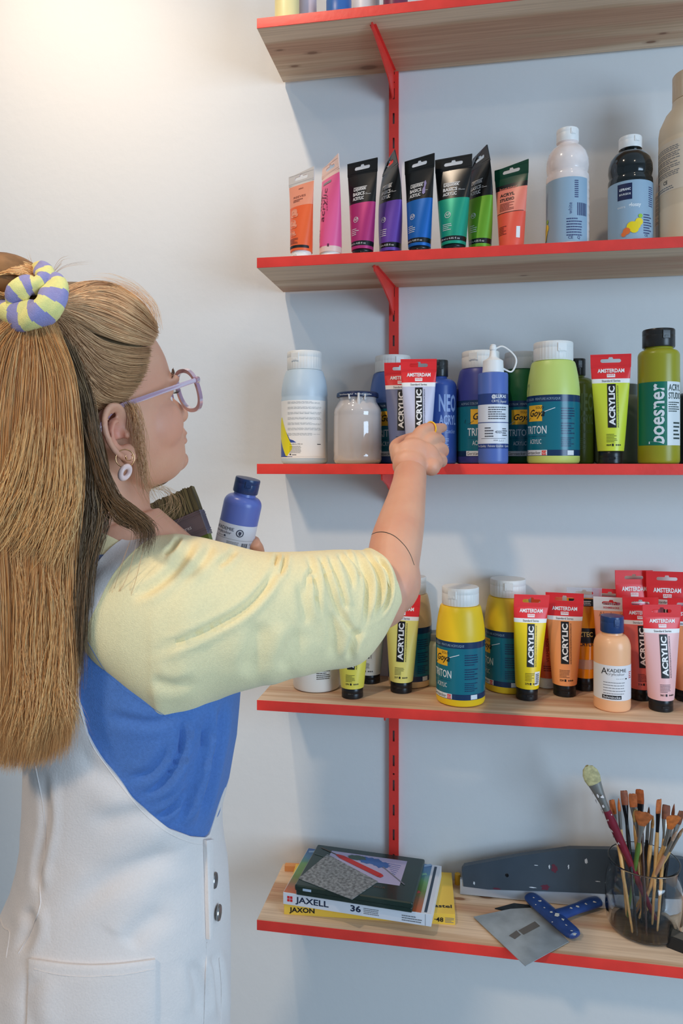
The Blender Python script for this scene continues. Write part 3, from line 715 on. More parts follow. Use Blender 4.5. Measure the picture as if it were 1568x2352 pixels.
# preserving jar full of whitish grey paint
def jar():
    px, y, k = 821, -.13, 3
    x, s, H = place(px, y, k, 897); R = 111 * s / 2
    t = empty('glass_jar', (x, y, SH[k]), 'glass preserving jar of greyish white paint with drips over its navy lid', 'jar')
    prof = [(R * .86, 0), (R * .95, .003), (R, .008), (R * .985, .14 * H), (R, .17 * H), (R, .64 * H), (R * .985, .66 * H), (R, .69 * H), (R * .96, .745 * H), (R * .86, .80 * H), (R * .78, .84 * H), (R * .77, .88 * H), (R * .80, .90 * H), (R * .80, .93 * H)]
    gm = mat('jar_glass_with_paint', rgb(186, 178, 174, 1.15), .07, spec=.6, coat=.8, noise_amt=.10, noise_scale=18)
    g = G(); g.lathe(prof, 80); g.build('jar_body', [gm], t)
    g = G(); g.lathe([(R * .80, 0), (R * .865, .001), (R * .875, .004), (R * .86, .0085), (R * .80, .0105), (R * .6, .0105), (0, .0105)], 64, c=(0, 0, H - .0145))
    f = on_lathe([(R * .875, 0), (R * .875, H)], 0.0)
    lid = g.build('lid', [paint((26, 40, 84), .25)], t)
    g = G(); g.text(f, 'Verschlussdeckel · Kraftvoll genießen', -R * .72, H - .0112, .0026, 0, .0, width=R * 1.45, off=.0008); g.build('lid_print', [INKW], lid)
    g = G()
    for (a, z0, z1, w_) in ((.20, -.004, -.030, .0030), (.50, -.006, -.010, .0018), (-.25, -.006, -.006, .002)):
        pts = [Vector(((R * .875 + .001) * math.sin(a), -(R * .875 + .001) * math.cos(a), H - .004 + z0)), Vector(((R * .86) * math.sin(a), -(R * .88) * math.cos(a), H - .012 + z0)), Vector((R * .82 * math.sin(a), -R * .82 * math.cos(a), H - .012 + z1 * .6)), Vector((R * .81 * math.sin(a), -R * .81 * math.cos(a), H - .010 + z1))]
        g.tube([Vector(p) for p in catmull(pts, 10)], [w_ * .7] * 4 + [w_] * 6, 8, flat=(1, .8))
    g.build('paint_drip', [paint((214, 210, 206), .3)], t)
jar()
BLUEG = (34, 58, 150)
solo_bottle(902, -.055, 3, 819, 108, (45, 78, 160), -.1, 'royal blue bottle with petrol label, half hidden behind the grey paint jar', tabyaw=.5)
standard_tube(921, -.132, 3, 833, 50, (98, 112, 168), 'slate blue tube with red header, half behind the pale periwinkle tube', code='517', leany=0.0, bend=(0, 0), yaw=.05, seed=3)
standard_tube(961, -.177, 3, 825, 53, (182, 192, 238), 'pale periwinkle tube with red header that the person is taking', code='562', seed=4, yaw=.1)
def neo(code):
    def d(g, f, H, R):
        g.text(f, 'NEO', -.55 * R, .50 * H, .155 * H, 0, .03, width=1.15 * R, off=.0005)
        g.text(f, 'ACRYL', -.55 * R, .375 * H, .085 * H, 0, .03, width=1.15 * R, off=.0005)
        g.text(f, 'Gerstaecker', -.55 * R, .29 * H, .04 * H, 0, .0, width=1.1 * R, off=.0005)
        g.smallprint(f, -.55 * R, .05 * R, .14 * H, .25 * H, 6, 0, seed=3)
        return [ink({'b': (150, 175, 225), 'o': (122, 140, 80), 'w': (70, 60, 50)}[code], 1.0)]
    return d
round_bottle(1009, -.12, 3, 828, 78, (40, 74, 170), 'royal blue bottle with black cap and light NEO lettering by the fingertip', (36, 40, 42), neo('b'), capfrac=.16, capw=.50, shoulder=.74, yaw=.55)
solo_bottle(1103, -.095, 3, 809, 113, (52, 62, 160), .0, 'ultramarine bottle with petrol label, partly covered by the squeeze bottle', tabyaw=-.4, ndrop=True)
solo_bottle(1197, -.050, 3, 811, 100, (8, 92, 48), -.1, 'dark green bottle with petrol label, behind the squeeze bottle', tabyaw=.8)
solo_bottle(1270, -.13, 3, 788, 117, (186, 212, 116), -.80, 'lime green bottle with petrol label and white ribbed cap', tabyaw=.35, ndrop=True)
round_bottle(1324, -.05, 3, 825, 78, (94, 112, 30), 'olive green bottle with black cap, mostly hidden behind the lime green bottle', (30, 34, 30), neo('o'), capfrac=.16, capw=.50, shoulder=.74, yaw=.35)
# squeeze bottle with nozzle
def squeeze():
    px, y, k = 1132, -.170, 3
    x, s, H = place(px, y, k, 789); R = 68 * s / 2
    t = empty('squeeze_bottle', (x, y, SH[k]), 'slim cobalt blue squeeze bottle with white nozzle and looped cap strap', 'paint bottle')
    zb = .755 * H
    prof = [(R * .9, 0), (R * .98, .002), (R, .005), (R, zb - .004), (R * .96, zb - .0012), (R * .6, zb)]
    g = G(); g.lathe(prof, 56); g.build('bottle_body', [paint((72, 104, 200), .35)], t)
    g = G(); zc = zb; Rc = R * .70
    g.lathe([(Rc * 1.02, 0), (Rc * 1.03, .002), (Rc, .03 * H), (Rc * .96, .098 * H), (Rc * .88, .104 * H), (Rc * .45, .125 * H), (Rc * .36, .14 * H), (Rc * .28, .19 * H), (Rc * .26, .195 * H)], 48, c=(0, 0, zc)); n = g.build('nozzle', [WHITE], t)
    g = G(); g.lathe([(Rc * .33, 0), (Rc * .34, .018 * H), (Rc * .28, .032 * H), (Rc * .30, .036 * H), (Rc * .22, .046 * H), (0, .05 * H)], 32, c=(0, 0, zc + .19 * H)); g.build('nozzle_cap', [WHITE], n)
    g = G(); top = zc + .2 * H
    pts = catmull([(Rc * .2, 0, top), (R * .6, 0, top + .004), (R * 1.1, 0, top - .004), (R * 1.48, 0, top - .016), (R * 1.50, 0, top - .028), (R * 1.2, 0, top - .041), (R * .62, 0, zc + .008)], 30)
    g.tube([Vector(p) for p in pts], .0015, 8, flat=(1, .7)); g.build('cap_strap', [WHITE], n)
    f = on_lathe(prof, 0); g = G(); A = R * 1.5
    g.rect(f, -A, A, .485 * H, .575 * H, 1, .0002); g.rect(f, -A, A, .165 * H, .485 * H, 0, .0002); g.rect(f, -A, A, .125 * H, .165 * H, 1, .0002)
    g.rect(f, -A, A, .335 * H, .341 * H, 1, .0004, nz=1)
    g.text(f, '@LUKAS', -.12 * R, .538 * H, .026 * H, 2, .03, width=1.05 * R); g.text(f, 'CRYL', -.12 * R, .502 * H, .02 * H, 2, .0, width=.5 * R); g.text(f, 'liquid', .45 * R, .500 * H, .02 * H, 2, .0, width=.48 * R, shear=.3)
    g.smallprint(f, -.35 * R, .95 * R, .365 * H, .475 * H, 6, 3, seed=3); g.smallprint(f, -.6 * R, 0 * R, .22 * H, .31 * H, 4, 3, seed=5); g.text(f, '4325', .1 * R, .25 * H, .02 * H, 3, .02)
    g.smallprint(f, .6 * R, 1.1 * R, .23 * H, .30 * H, 4, 3, seed=6); g.rect(f, -.9 * R, .9 * R, .205 * H, .208 * H, 3, .0004, nz=1); g.text(f, '*** /-/ /', 0, .18 * H, .016 * H, 3, .0, width=.7 * R)
    g.text(f, 'Fine Quality · Feinste Qualität · Qualité', -1.3 * R, .138 * H, .0165 * H, 2, .0, width=2.6 * R)
    g.build('label', [paint((212, 218, 226), .4), paint((36, 62, 140), .35), INKW, ink((70, 74, 84))], t)
squeeze()
standard_tube(1402, -.155, 3, 814, 57, (200, 220, 52), 'lime yellow tube with red header between the lime green bottle and the tall olive bottle', code='664', seed=6, yaw=-.05)
plain_jar(1422, -.06, 3, 110, .145, (104, 122, 118), 'grey green glass jar behind the lime yellow tube', (120, 130, 125))
def boesner(g, f, H, R):
    g.rect(f, -1.1 * R, .52 * R, .135 * H, .60 * H, 0, .0002); g.rect(f, .52 * R, 1.5 * R, .135 * H, .60 * H, 1, .0002)
    g.text(f, 'boesner', .36 * R, .145 * H, .70 * R, 2, .02, rot=True, width=.44 * H, off=.0006)
    g.text(f, 'ACRYL', .58 * R, .535 * H, .045 * H, 3, .02, width=.80 * R); g.text(f, 'STUDIO', .58 * R, .475 * H, .045 * H, 3, .02, width=.85 * R)
    g.smallprint(f, .58 * R, 1.3 * R, .38 * H, .46 * H, 5, 3, seed=2); g.smallprint(f, .85 * R, 1.35 * R, .18 * H, .32 * H, 5, 3, seed=3)
    return [paint((0, 112, 96), .4), paint((214, 218, 216), .4), INKW, ink((40, 60, 56))]
round_bottle(1512, -.15, 3, 758, 90, (150, 152, 28), 'tall olive yellow bottle with black flip cap and green boesner lettering panel', (38, 36, 34), boesner, capfrac=.135, capw=.78, shoulder=.80, yaw=-.35)
round_bottle(1602, -.06, 3, 868, 88, (34, 38, 42), 'dark bottle at the back beside the tall olive yellow bottle', (26, 28, 28), lambda g, f, H, R: (g.rect(f, -R, R, .2 * H, .6 * H, 0, .0002), [paint((44, 50, 56))])[1])

# ---- shelf with yellow and orange paints
def base_y(py, px, k=4):
    return onz(px, py, SH[k])
def put(px, py, k=4, r=0.0):
    """y of an item whose foot touches the board at pixel row py (front of the foot)"""
    return min(onz(px, py, SH[k]).y + r, -r * 1.15 - .004)
round_bottle(727, put(727, 1590, r=.036), 4, 1352, 108, (226, 222, 212), 'large ivory bottle with dark lettering below the sleeve at the shelf end', (36, 36, 36), neo('w'), capfrac=.16, capw=.5, shoulder=.78, yaw=.75)
standard_tube(809, put(809, 1607, r=.019), 4, 1392, 53, (214, 208, 78), 'acid yellow tube half covered by the pale yellow sleeve', code='274', seed=11, lean=.0, yaw=.0)
standard_tube(848, put(848, 1572, r=.019), 4, 1385, 52, (208, 206, 196), 'off white tube behind the acid yellow tube', code='289', seed=12, yaw=-.25)
standard_tube(921, put(921, 1594, r=.019), 4, 1364, 53, (226, 220, 120), 'lemon cream tube with red header just below the elbow', code='217', seed=13, lean=.015, yaw=-.08)
solo_bottle(941, put(941, 1568, r=.037), 4, 1323, 99, (214, 190, 152), -.55, 'beige bottle with petrol label behind the lemon cream tube', tabyaw=.2)
solo_bottle(1057, put(1057, 1624, r=.038), 4, 1346, 111, (240, 200, 22), -.80, 'bright yellow bottle standing in front, with white ribbed cap and petrol label', tabyaw=-.45, ndrop=True)
solo_bottle(1166, put(1166, 1583, r=.038), 4, 1328, 106, (232, 196, 32), -1.15, 'yellow bottle standing further back, left of the tilted yellow tube', tabyaw=.0)
plain_jar(1003, -.042, 4, 62, .10, (150, 160, 140), 'paint splashed grey green jar against the wall between beige and bright yellow bottles', (120, 124, 118))
standard_tube(1209, put(1209, 1611, r=.019), 4, 1366, 52, (242, 208, 6), 'tilted pure yellow tube with barcode and red header', code='275', seed=14, lean=.03, leany=0.0, yaw=.18, barcode=True, bend=(.004, .0))
def deco_ver(g, f, H, r):
    g.text(f, 'VERMILION', 0, .3 * H, r * .3, 1, 0.0, rot=True, width=.25 * H); g.smallprint(f, -r * .6, r * .6, .2 * H, .27 * H, 3, 1, seed=3)
tube_custom(1255, put(1255, 1580, r=.017), 4, 1372, 46, 'vermilion tube with white cap hidden between yellow and peach tubes', .2, [(1, 0)], [paint((222, 88, 44), .35), ink((120, 30, 20))], WHITE, deco_ver, hc=.12)
standard_tube(1296, put(1296, 1602, r=.019), 4, 1362, 54, (240, 152, 96), 'peach orange tube with red header and black foot cap', code='224', seed=15, yaw=-.08)
def deco_az(g, f, H, r):
    W = 2 * r
    g.rect(f, -W * .7, W * .7, .82 * H, .89 * H, 1, .0005); g.smallprint(f, -W * .3, W * .3, .83 * H, .88 * H, 3, 2, seed=1, off=.0007)
    g.rect(f, -W * .7, W * .7, .47 * H, .61 * H, 1, .0005); g.text(f, 'AZTEC', -W * .05, .53 * H, .045 * H, 3, .02, align='C', width=W * .8, off=.0007); g.text(f, 'ACRYLIC', 0, .44 * H, .035 * H, 1, .02, align='C', width=W * .9)
    g.rect(f, -W * .7, W * .7, .22 * H, .31 * H, 4, .0005)
tube_custom(1341, put(1341, 1578, r=.019), 4, 1350, 50, 'amber orange tube with clear crimp, black bands and black cap', 0, [(.9, 0), (1, 5)], [paint((232, 140, 12), .2), INKB, INKW, ink((200, 170, 90)), paint((190, 150, 130)), mat('clear_plastic_crimp', rgb(200, 210, 220, 1.2), .15, alpha=.35)], BLACKP, deco_az, hc=.13, crimp=.10)
standard_tube(1400, -.026, 4, 1353, 50, (226, 110, 80), 'red orange tube behind the peach bottle, only its red header showing', code='311', seed=16, yaw=-.1)
def deco_ak(g, f, H, r):
    W = 2 * r
    g.text(f, 'Akademie', 0, .80 * H, .05 * H, 2, .0, align='C', width=W * 1.1); g.text(f, 'acryl', 0, .74 * H, .04 * H, 2, .0, align='C', width=W * .8)
    g.text(f, 'SCHMINCKE', 0, .885 * H, .018 * H, 3, .02, align='C', width=W * .7, off=.0012)
tube_custom(1403, -.052, 4, 1372, 50, 'peach tube with white header standing behind the peach bottle', -.12, [(.86, 0), (1, 1)], [paint((238, 150, 118), .3), paint((226, 218, 210), .35), ink((150, 90, 60)), ink((200, 60, 70))], WHITE, deco_ak, hc=.1, crimp=.12)
def akademie(g, f, H, R):
    A = R * 1.5
    g.rect(f, -A, A, .13 * H, .50 * H, 0, .0002)
    g.text(f, 'A', -.72 * R, .405 * H, .068 * H, 1, .0, off=.0005); g.text(f, 'KADEMIE', -.38 * R, .432 * H, .036 * H, 1, .0, width=1.05 * R, off=.0005); g.text(f, 'crylcolor', -.38 * R, .398 * H, .028 * H, 2, .0, width=.95 * R, off=.0005)
    g.text(f, '* * * * *', .1 * R, .358 * H, .012 * H, 1, .0, width=.45 * R); g.rect(f, .62 * R, .72 * R, .355 * H, .368 * H, 1, .0005)
    g.smallprint(f, -.6 * R, .6 * R, .20 * H, .345 * H, 5, 2, seed=4, fill=.25)
    g.rect(f, -.66 * R, .38 * R, .145 * H, .185 * H, 1, .0004); g.text(f, 'Schmincke', -.60 * R, .153 * H, .026 * H, 0, .01, width=.92 * R, off=.0006)
    g.smallprint(f, .9 * R, 1.2 * R, .36 * H, .44 * H, 4, 3, seed=9)
    return [paint((220, 218, 220), .5), INKB, GREYP, ink((190, 60, 60))]
round_bottle(1405, put(1405, 1636, r=.027), 4, 1413, 81, (240, 178, 142), 'peach bottle with navy cap and white label, standing foremost on its shelf', (26, 56, 120), akademie, capfrac=.175, capw=.63, shoulder=.66, yaw=-.05)
standard_tube(1470, put(1470, 1611, r=.018), 4, 1372, 51, (224, 104, 104), 'coral pink tube with red header right behind the light pink tube', code='316', seed=17, yaw=.05)
standard_tube(1517, put(1517, 1636, r=.018), 4, 1388, 56, (224, 178, 196), 'smudged light pink tube leaning, foremost of the red-headed tubes', code='361', seed=18, lean=0.0, yaw=.15, bend=(.0, -.0), leany=0.02)
standard_tube(1455, -.028, 4, 1310, 55, (214, 120, 160), 'tall tube with red header standing against the wall, behind the coral pink tube', code='348', seed=19, yaw=.15)
standard_tube(1531, -.036, 4, 1313, 58, (190, 130, 170), 'mauve tube with broad red header behind the light pink tube', code='385', seed=20, yaw=-.05)
standard_tube(1576, put(1576, 1614, r=.018), 4, 1375, 52, (238, 150, 104), 'salmon orange tube cut by the edge of the photo beside the light pink tube', code='396', seed=21, yaw=-.1)
# ------------------------------------------------------------------ lowest shelf
Z5 = SH[5]
def quad_frame(a, b):
    """frame with x along a->b (horizontal), origin a"""
    ang = math.atan2(b.y - a.y, b.x - a.x)
    return ang
# yellow pastel box
a = onz(652, 2100, Z5); b = onz(1045, 2125, Z5)
ang = math.atan2(b.y - a.y, b.x - a.x); Lb = (b - a).length
t = empty('pastel_box', (a.x, a.y, Z5), 'yellow cardboard pastel box at the bottom of the stack', 'box', (0, 0, ang))
YB = paint((236, 196, 70), .45); YBT = mat('yellow_box_top', rgb(226, 190, 90, 1.2), .35, noise_amt=.15, noise_scale=15)
g = G(); g.box((0, 0, 0), (Lb, .135, .0195), 0, bev=.0006); g.build('box_lid', [YB], t)
fx = lambda x, z, off: (x, -off, z)
g = G(); g.text(fx, 'JAXON', .010, .0055, .0085, 0, .03, width=.047); g.text(fx, '·48', Lb - .037, .005, .0075, 0, .02, off=.0006, width=.016); g.smallprint(fx, Lb - .018, Lb - .002, .004, .014, 4, 1, seed=3)
ft = lambda x, y, off: (x, y, .0195 + off)
g.text(ft, 'ölmalkreiden pastel', Lb - .145, .018, .0095, 0, .02, width=.14)
g.build('box_print', [INKB, GREYP], t)
# white/landscape pastel box
z1 = Z5 + .0197
a = onz(650, 2076, z1 ); b = onz(990, 2129, z1 )
ang = math.atan2(b.y - a.y, b.x - a.x); Lb = (b - a).length; Wb = .160; Hb = .0215
t = empty('pastel_box', (a.x, a.y, z1), 'white edged pastel box with colourful printed lid, in the middle of the stack', 'box', (0, 0, ang))
WB = paint((222, 224, 230), .45)
def lidmat():
    m = bpy.data.materials.new('printed_landscape_lid'); m.use_nodes = True; nt = m.node_tree; b_ = nt.nodes['Principled BSDF']; L = nt.links.new
    tc = nt.nodes.new('ShaderNodeTexCoord'); sp = nt.nodes.new('ShaderNodeSeparateXYZ'); L(tc.outputs['Object'], sp.inputs[0])
    n = nt.nodes.new('ShaderNodeTexNoise'); n.inputs['Scale'].default_value = 22; L(tc.outputs['Object'], n.inputs[0])
    ma = nt.nodes.new('ShaderNodeMath'); ma.operation = 'MULTIPLY_ADD'; ma.inputs[1].default_value = .06; L(n.outputs[0], ma.inputs[0]); L(sp.outputs[1], ma.inputs[2])
    mr = nt.nodes.new('ShaderNodeMapRange'); mr.inputs[1].default_value = .03; mr.inputs[2].default_value = .2; L(ma.outputs[0], mr.inputs[0])
    cr = nt.nodes.new('ShaderNodeValToRGB'); e = cr.color_ramp.elements
    e[0].position = 0; e[0].color = rgb(196, 96, 50, 1.2); e[1].position = 1; e[1].color = rgb(50, 84, 160, 1.2)
    for p_, c_ in ((.22, (150, 110, 80)), (.38, (104, 130, 60)), (.58, (110, 160, 100)), (.72, (90, 140, 170))): q = e.new(p_); q.color = rgb(*c_, 1.2)
    L(mr.outputs[0], cr.inputs[0]); L(cr.outputs[0], b_.inputs['Base Color']); b_.inputs['Roughness'].default_value = .3
    return m
LID = lidmat()
g = G(); g.box((0, 0, 0), (Lb, Wb, Hb), 0, bev=.0008); bx = g.build('box_lid', [WB], t)
ft = lambda x, y, off: (x, y, Hb + off)
g = G(); g.rect(ft, .001, Lb - .018, .001, Wb - .001, 0, .0002); g.rect(ft, Lb - .013, Lb - .008, .004, Wb - .006, 1, .0003)
# printed chalk sticks
for (cx, cy, an, ln, m_) in ((Lb - .034, .150, .55, .034, 2), (Lb - .038, .118, .45, .03, 3), (Lb - .045, .050, .70, .042, 4), (.02, .15, .3, .03, 2)):
    ca, sa = math.cos(an), math.sin(an)
    P = [(-ln / 2, -.0035), (ln / 2, -.0035), (ln / 2, .0035), (-ln / 2, .0035)]
    g.add([ft(cx + u * ca - v * sa, cy + u * sa + v * ca, .0005) for u, v in P], [[0, 1, 2, 3]], m_)
g.build('lid_picture', [LID, ink((50, 66, 84)), ink((150, 180, 210)), ink((150, 200, 170)), ink((220, 90, 90))], t)
g = G()
g.text(fx, 'JAXELL', .024, .0065, .0105, 0, .02, width=.063); g.text(fx, '36', .128, .0065, .0105, 0, .03, width=.019)
g.smallprint(fx, .152, .180, .005, .017, 4, 1, seed=4); g.smallprint(fx, Lb - .052, Lb - .016, .004, .016, 3, 1, seed=5)
for (u, v) in ((0, 0), (.0055, 0), (0, .0055), (.0055, .0055)): g.rect(fx, .008 + u, .0127 + u, .006 + v, .0107 + v, 2, .0003, nx=1, nz=1)
g.rect(fx, Lb - .0105, Lb - .0099, .0005, Hb - .0005, 1, .0003, nx=1, nz=1)
g.build('box_print', [ink((26, 40, 66)), GREYP, ink((214, 40, 44))], t)
# dark green tin with picture
z2 = z1 + Hb + .0003; zt = z2 + .020
a = onz(676, 2032, zt); b = onz(948, 2074, zt)
ang = math.atan2(b.y - a.y, b.x - a.x); Lt = (b - a).length; Wt = .148
t = empty('pencil_tin', (a.x, a.y, z2), 'dark green flat tin with sketched picture on its lid, topmost box of the stack', 'tin', (0, 0, ang))
GT = mat('dark_green_tin', rgb(22, 44, 38, 1.2), .28, coat=.3)
g = G(); g.box((0, 0, .0085), (Lt, Wt, .020), 0, bev=.005); g.build('tin_lid', [GT], t)
g = G(); g.box((.002, .002, 0), (Lt - .002, Wt - .002, .010), 0, bev=.004); g.build('tin_base', [GT], t)
ft = lambda x, y, off: (x, y, .020 + off)
g = G(); g.rect(ft, .035, Lt - .032, .045, Wt - .018, 0, .0003)
def blob(cx, cy, rx, ry, m_, sd, o):
    rnd = random.Random(sd); n = 22
    g.add([ft(cx + rx * math.cos(2 * PI * i / n) * rnd.uniform(.7, 1.1), cy + ry * math.sin(2 * PI * i / n) * rnd.uniform(.7, 1.1), o) for i in range(n)], [list(range(n))], m_)
blob(.115, .113, .026, .014, 1, 1, .0005); blob(.140, .105, .018, .012, 1, 2, .0006); blob(.09, .118, .02, .009, 3, 3, .0007)
def stroke(p, q, w0, w1, m_, o):
    p = Vector(p); q = Vector(q); d = (q - p).normalized(); n = Vector((-d.y, d.x))
    g.add([ft(*(p - n * w0), o), ft(*(q - n * w1), o), ft(*(q + n * w1), o), ft(*(p + n * w0), o)], [[0, 1, 2, 3]], m_)
stroke((.048, .118), (.060, .112), .002, .006, 2, .0009); stroke((.060, .112), (.145, .068), .006, .0065, 2, .0009); stroke((.145, .068), (.150, .064), .0065, .004, 2, .0009)
stroke((.012, .135), (.048, .118), .0012, .0012, 5, .0008); stroke((.005, .11), (.05, .098), .001, .001, 3, .0008); stroke((.145, .098), (.195, .05), .0012, .0012, 4, .0009)
for i in range(7): stroke((.150 + i * .003, .112 - i * .006), (.178 - i * .001, .110 - i * .0065), .0005, .0005, 1, .0008)
for i in range(6): g.text(ft, 'ALJHUR'[i], .118 + i * .008, .028, .007, 5, -.0 , off=.0006)
g.build('lid_picture', [ink((176, 168, 196)), ink((60, 100, 160)), ink((190, 44, 40)), ink((70, 90, 80)), ink((120, 120, 130)), ink((88, 70, 54))], t)
g = G(); fr = lambda x, z, off: (x, -off + .0, z); g.rect(fr, .016, .032, .011, .0155, 0, .0003); g.build('tin_badge', [ink((170, 190, 210))], t)
# rusty steel sheet on the tin
zs = zt + .0006
pts = [onz(685, 2018, zs), onz(808, 2066, zs), onz(868, 2025, zs), onz(752, 1962, zs)]
c = sum(pts, Vector()) / 4
vs, fs = shape2d([(p.x - c.x, p.y - c.y) for p in pts], [], .0004)
g = G(); g.add(vs, fs)
SCR = mat('stained_steel', rgb(150, 152, 152, 1.2), .6, metal=.1, noise_amt=.6, noise_scale=170)
tag(g.build('steel_sheet', [SCR], loc=(c.x, c.y, zs)), 'square stained steel scraper sheet lying on the dark green tin', 'scraper')

# chalk piece behind the stack, left
g = G(); g.box((-.016, -.006, 0), (.016, .006, .012), 0, bev=.002)
p = onz(672, 1992, Z5 + .006)
tag(g.build('chalk_block', [paint((214, 150, 100), .7)], loc=(p.x, p.y, Z5), rot=(0, 0, .1)), 'small tan chalk block behind the pastel boxes', 'chalk')
g = G(); g.lathe([(0, 0), (.0055, 0), (.0055, .020), (0, .020)], 20)
p = onz(1047, 2024, Z5 + .005)
tag(g.build('pastel_stub', [paint((222, 176, 50), .7)], loc=(p.x + .003, p.y, Z5)), 'short yellow pastel stub beside the pastel boxes', 'chalk')

# long paperhanging smoother leaning on the wall
def smoother():
    y0 = -.052
    t = empty('wallpaper_smoother', (.21, y0, Z5), 'long dark grey plastic smoother with steel strip leaning on the wall', 'smoother', (math.radians(-9), 0, 0))
    X = lambda px: xat(px, y0 + .01) - .21
    Zz = lambda px, py: zat(py, xat(px, y0 + .01), y0 + .01) - Z5
    raw = [(1060, 1992), (1064, 2027), (1120, 2034), (1290, 2040), (1405, 2046), (1500, 2052), (1600, 2058), (1640, 2050), (1640, 1990), (1568, 1972), (1405, 1950), (1310, 1948), (1200, 1962), (1066, 1984)]
    out = [(X(a), Zz(a, b)) for a, b in raw]
    hx, hz = X(1163), Zz(1163, 2004)
    vs, fs = shape2d(out, [[(hx + .0035 * math.cos(i * PI / 8), hz + .0035 * math.sin(i * PI / 8)) for i in range(16)]], .008)
    g = G(); g.add([(v.x, v.z, v.y) for v in vs], fs)
    m = mat('dark_grey_plastic', rgb(66, 76, 86, 1.1), .4, noise_amt=.3, noise_scale=9)
    h = g.build('smoother_body', [m], t, smooth=30)
    g = G(); rnd = random.Random(3)
    for (cx, cz, r1, r2) in ((1345, 1975, .002, .006), (1260, 1986, .001, .004), (1088, 2020, .0012, .004), (1222, 2030, .005, .0012), (1230, 1983, .003, .001), (1370, 2018, .003, .001), (1304, 1986, .001, .005)):
        q = (X(cx), Zz(cx, cz)); n = 14
        g.add([(q[0] + r1 * 1.6 * math.cos(2 * PI * i / n) * rnd.uniform(.5, 1.1), -.0084, q[1] + r2 * math.sin(2 * PI * i / n) * rnd.uniform(.5, 1.1)) for i in range(n)], [list(range(n))], 0)
    for (cx, cz, r1, r2) in ((1272, 1990, .008, .008), (1250, 2030, .010, .006), (1140, 2032, .010, .002)):
        q = (X(cx), Zz(cx, cz)); n = 16
        g.add([(q[0] + r1 * math.cos(2 * PI * i / n) * rnd.uniform(.5, 1.1), -.0083, q[1] + r2 * math.sin(2 * PI * i / n) * rnd.uniform(.5, 1.1)) for i in range(n)], [list(range(n))], 1)
    g.build('paint_splash', [paint((200, 205, 210)), paint((96, 40, 62))], h)
    g = G(); g.box((out[0][0] - .003, -.006, .0012), (out[6][0], .004, Zz(1300, 2036)), 0, bev=.0004)
    g.build('steel_strip', [mat('brushed_steel', rgb(190, 196, 204, 1.1), .25, metal=.5, bump=.1)], t)
smoother()

# scraper with blue handle
def scraper():
    zb = Z5 + .0035
    P = [onz(1087, 2106, zb), onz(1206, 2219, zb), onz(1306, 2163, zb), onz(1228, 2085, zb), onz(1172, 2088, zb)]
    c = sum(P, Vector()) / 5; c.z = Z5
    t = empty('wall_scraper', c, 'paint spattered wall scraper with blue handle, its steel blade jutting over the red edge', 'scraper')
    vs, fs = shape2d([(p.x - c.x, p.y - c.y) for p in P], [], .0005)
    g = G(); g.add([(v.x, v.y, v.z + .0035) for v in vs], fs); bl = g.build('blade', [mat('scraper_steel', rgb(156, 164, 168, 1.2), .45, metal=.15, noise_amt=.25, noise_scale=30)], t)
    g = G(); q = [onz(1190, 2138, zb), onz(1202, 2148, zb), onz(1240, 2128, zb), onz(1228, 2117, zb)]
    g.add([(p.x - c.x, p.y - c.y, .0043) for p in q], [[0, 1, 2, 3]], 0); q = [onz(1168, 2150, zb), onz(1182, 2158, zb), onz(1196, 2148, zb), onz(1186, 2138, zb)]
    g.add([(p.x - c.x, p.y - c.y, .0043) for p in q], [[0, 1, 2, 3]], 0)
    g.build('label_remains', [paint((92, 88, 84), .6)], bl)
    BH = mat('blue_handle', rgb(36, 68, 132, 1.0), .35, noise_amt=.2, noise_scale=60)
    zh = Z5 + .014
    a, b = onz(1214, 2056, zh), onz(1322, 2150, zh)
    g = G(); pts = [a.lerp(b, u) - c for u in (0, .02, .06, .12, .3, .5, .7, .88, .94, .98, 1)]
    g.tube([p for p in pts], [.004, .012, .015, .016, .0165, .0165, .0165, .016, .015, .012, .004], 16, flat=(.5, 1.0), up=(0, 0, 1))
    hb = g.build('handle_bar', [BH], t)
    m_ = onz(1276, 2104, zh); e_ = onz(1376, 2068, zh)
    g = G(); pts = [m_.lerp(e_, u) - c for u in (0, .2, .5, .8, .95, 1)]
    g.tube(pts, [.014, .012, .0115, .0135, .0130, .008], 16, flat=(.62, 1.0), up=(0, 0, 1)); g.build('handle_grip', [BH], t)
    g = G(); rnd = random.Random(5)
    def dab(px, py, r, zz=zh + .0082):
        q = onz(px, py, zz) - c; n = 9
        g.add([(q.x + r * math.cos(2 * PI * i / n) * rnd.uniform(.3, 1.3), q.y + r * math.sin(2 * PI * i / n) * rnd.uniform(.4, 1.1), q.z + .0003) for i in range(n)], [list(range(n))], 0)
    for (px, py, r) in ((1240, 2070, .003), (1278, 2100, .007), (1265, 2095, .004), (1292, 2112, .004), (1225, 2062, .0018), (1250, 2085, .002), (1300, 2125, .0022), (1312, 2138, .002), (1268, 2118, .0016), (1230, 2078, .0014), (1320, 2146, .004)): dab(px, py, r)
    for (px, py, r) in ((1325, 2082, .005), (1345, 2076, .003), (1365, 2072, .003), (1312, 2086, .003), (1355, 2070, .002)): dab(px, py, r, zh + .0072)
    g.build('paint_spatter', [paint((196, 204, 214), .5)], hb)
scraper()
g = G(); pts = [onz(px, py, Z5 + .002) for px, py in ((1136, 2086), (1180, 2074), (1215, 2078), (1228, 2096), (1180, 2096))]
c = sum(pts, Vector()) / 5; vs, fs = shape2d([(p.x - c.x, p.y - c.y) for p in pts], [], .0008); g.add(vs, fs)
tag(g.build('painting_knife', [mat('dark_stained_steel', rgb(48, 56, 60), .5, metal=.3, noise_amt=.4, noise_scale=70)], loc=(c.x, c.y, Z5 + .0012)), 'dark stained blade lying flat under the blue handled scraper', 'scraper')

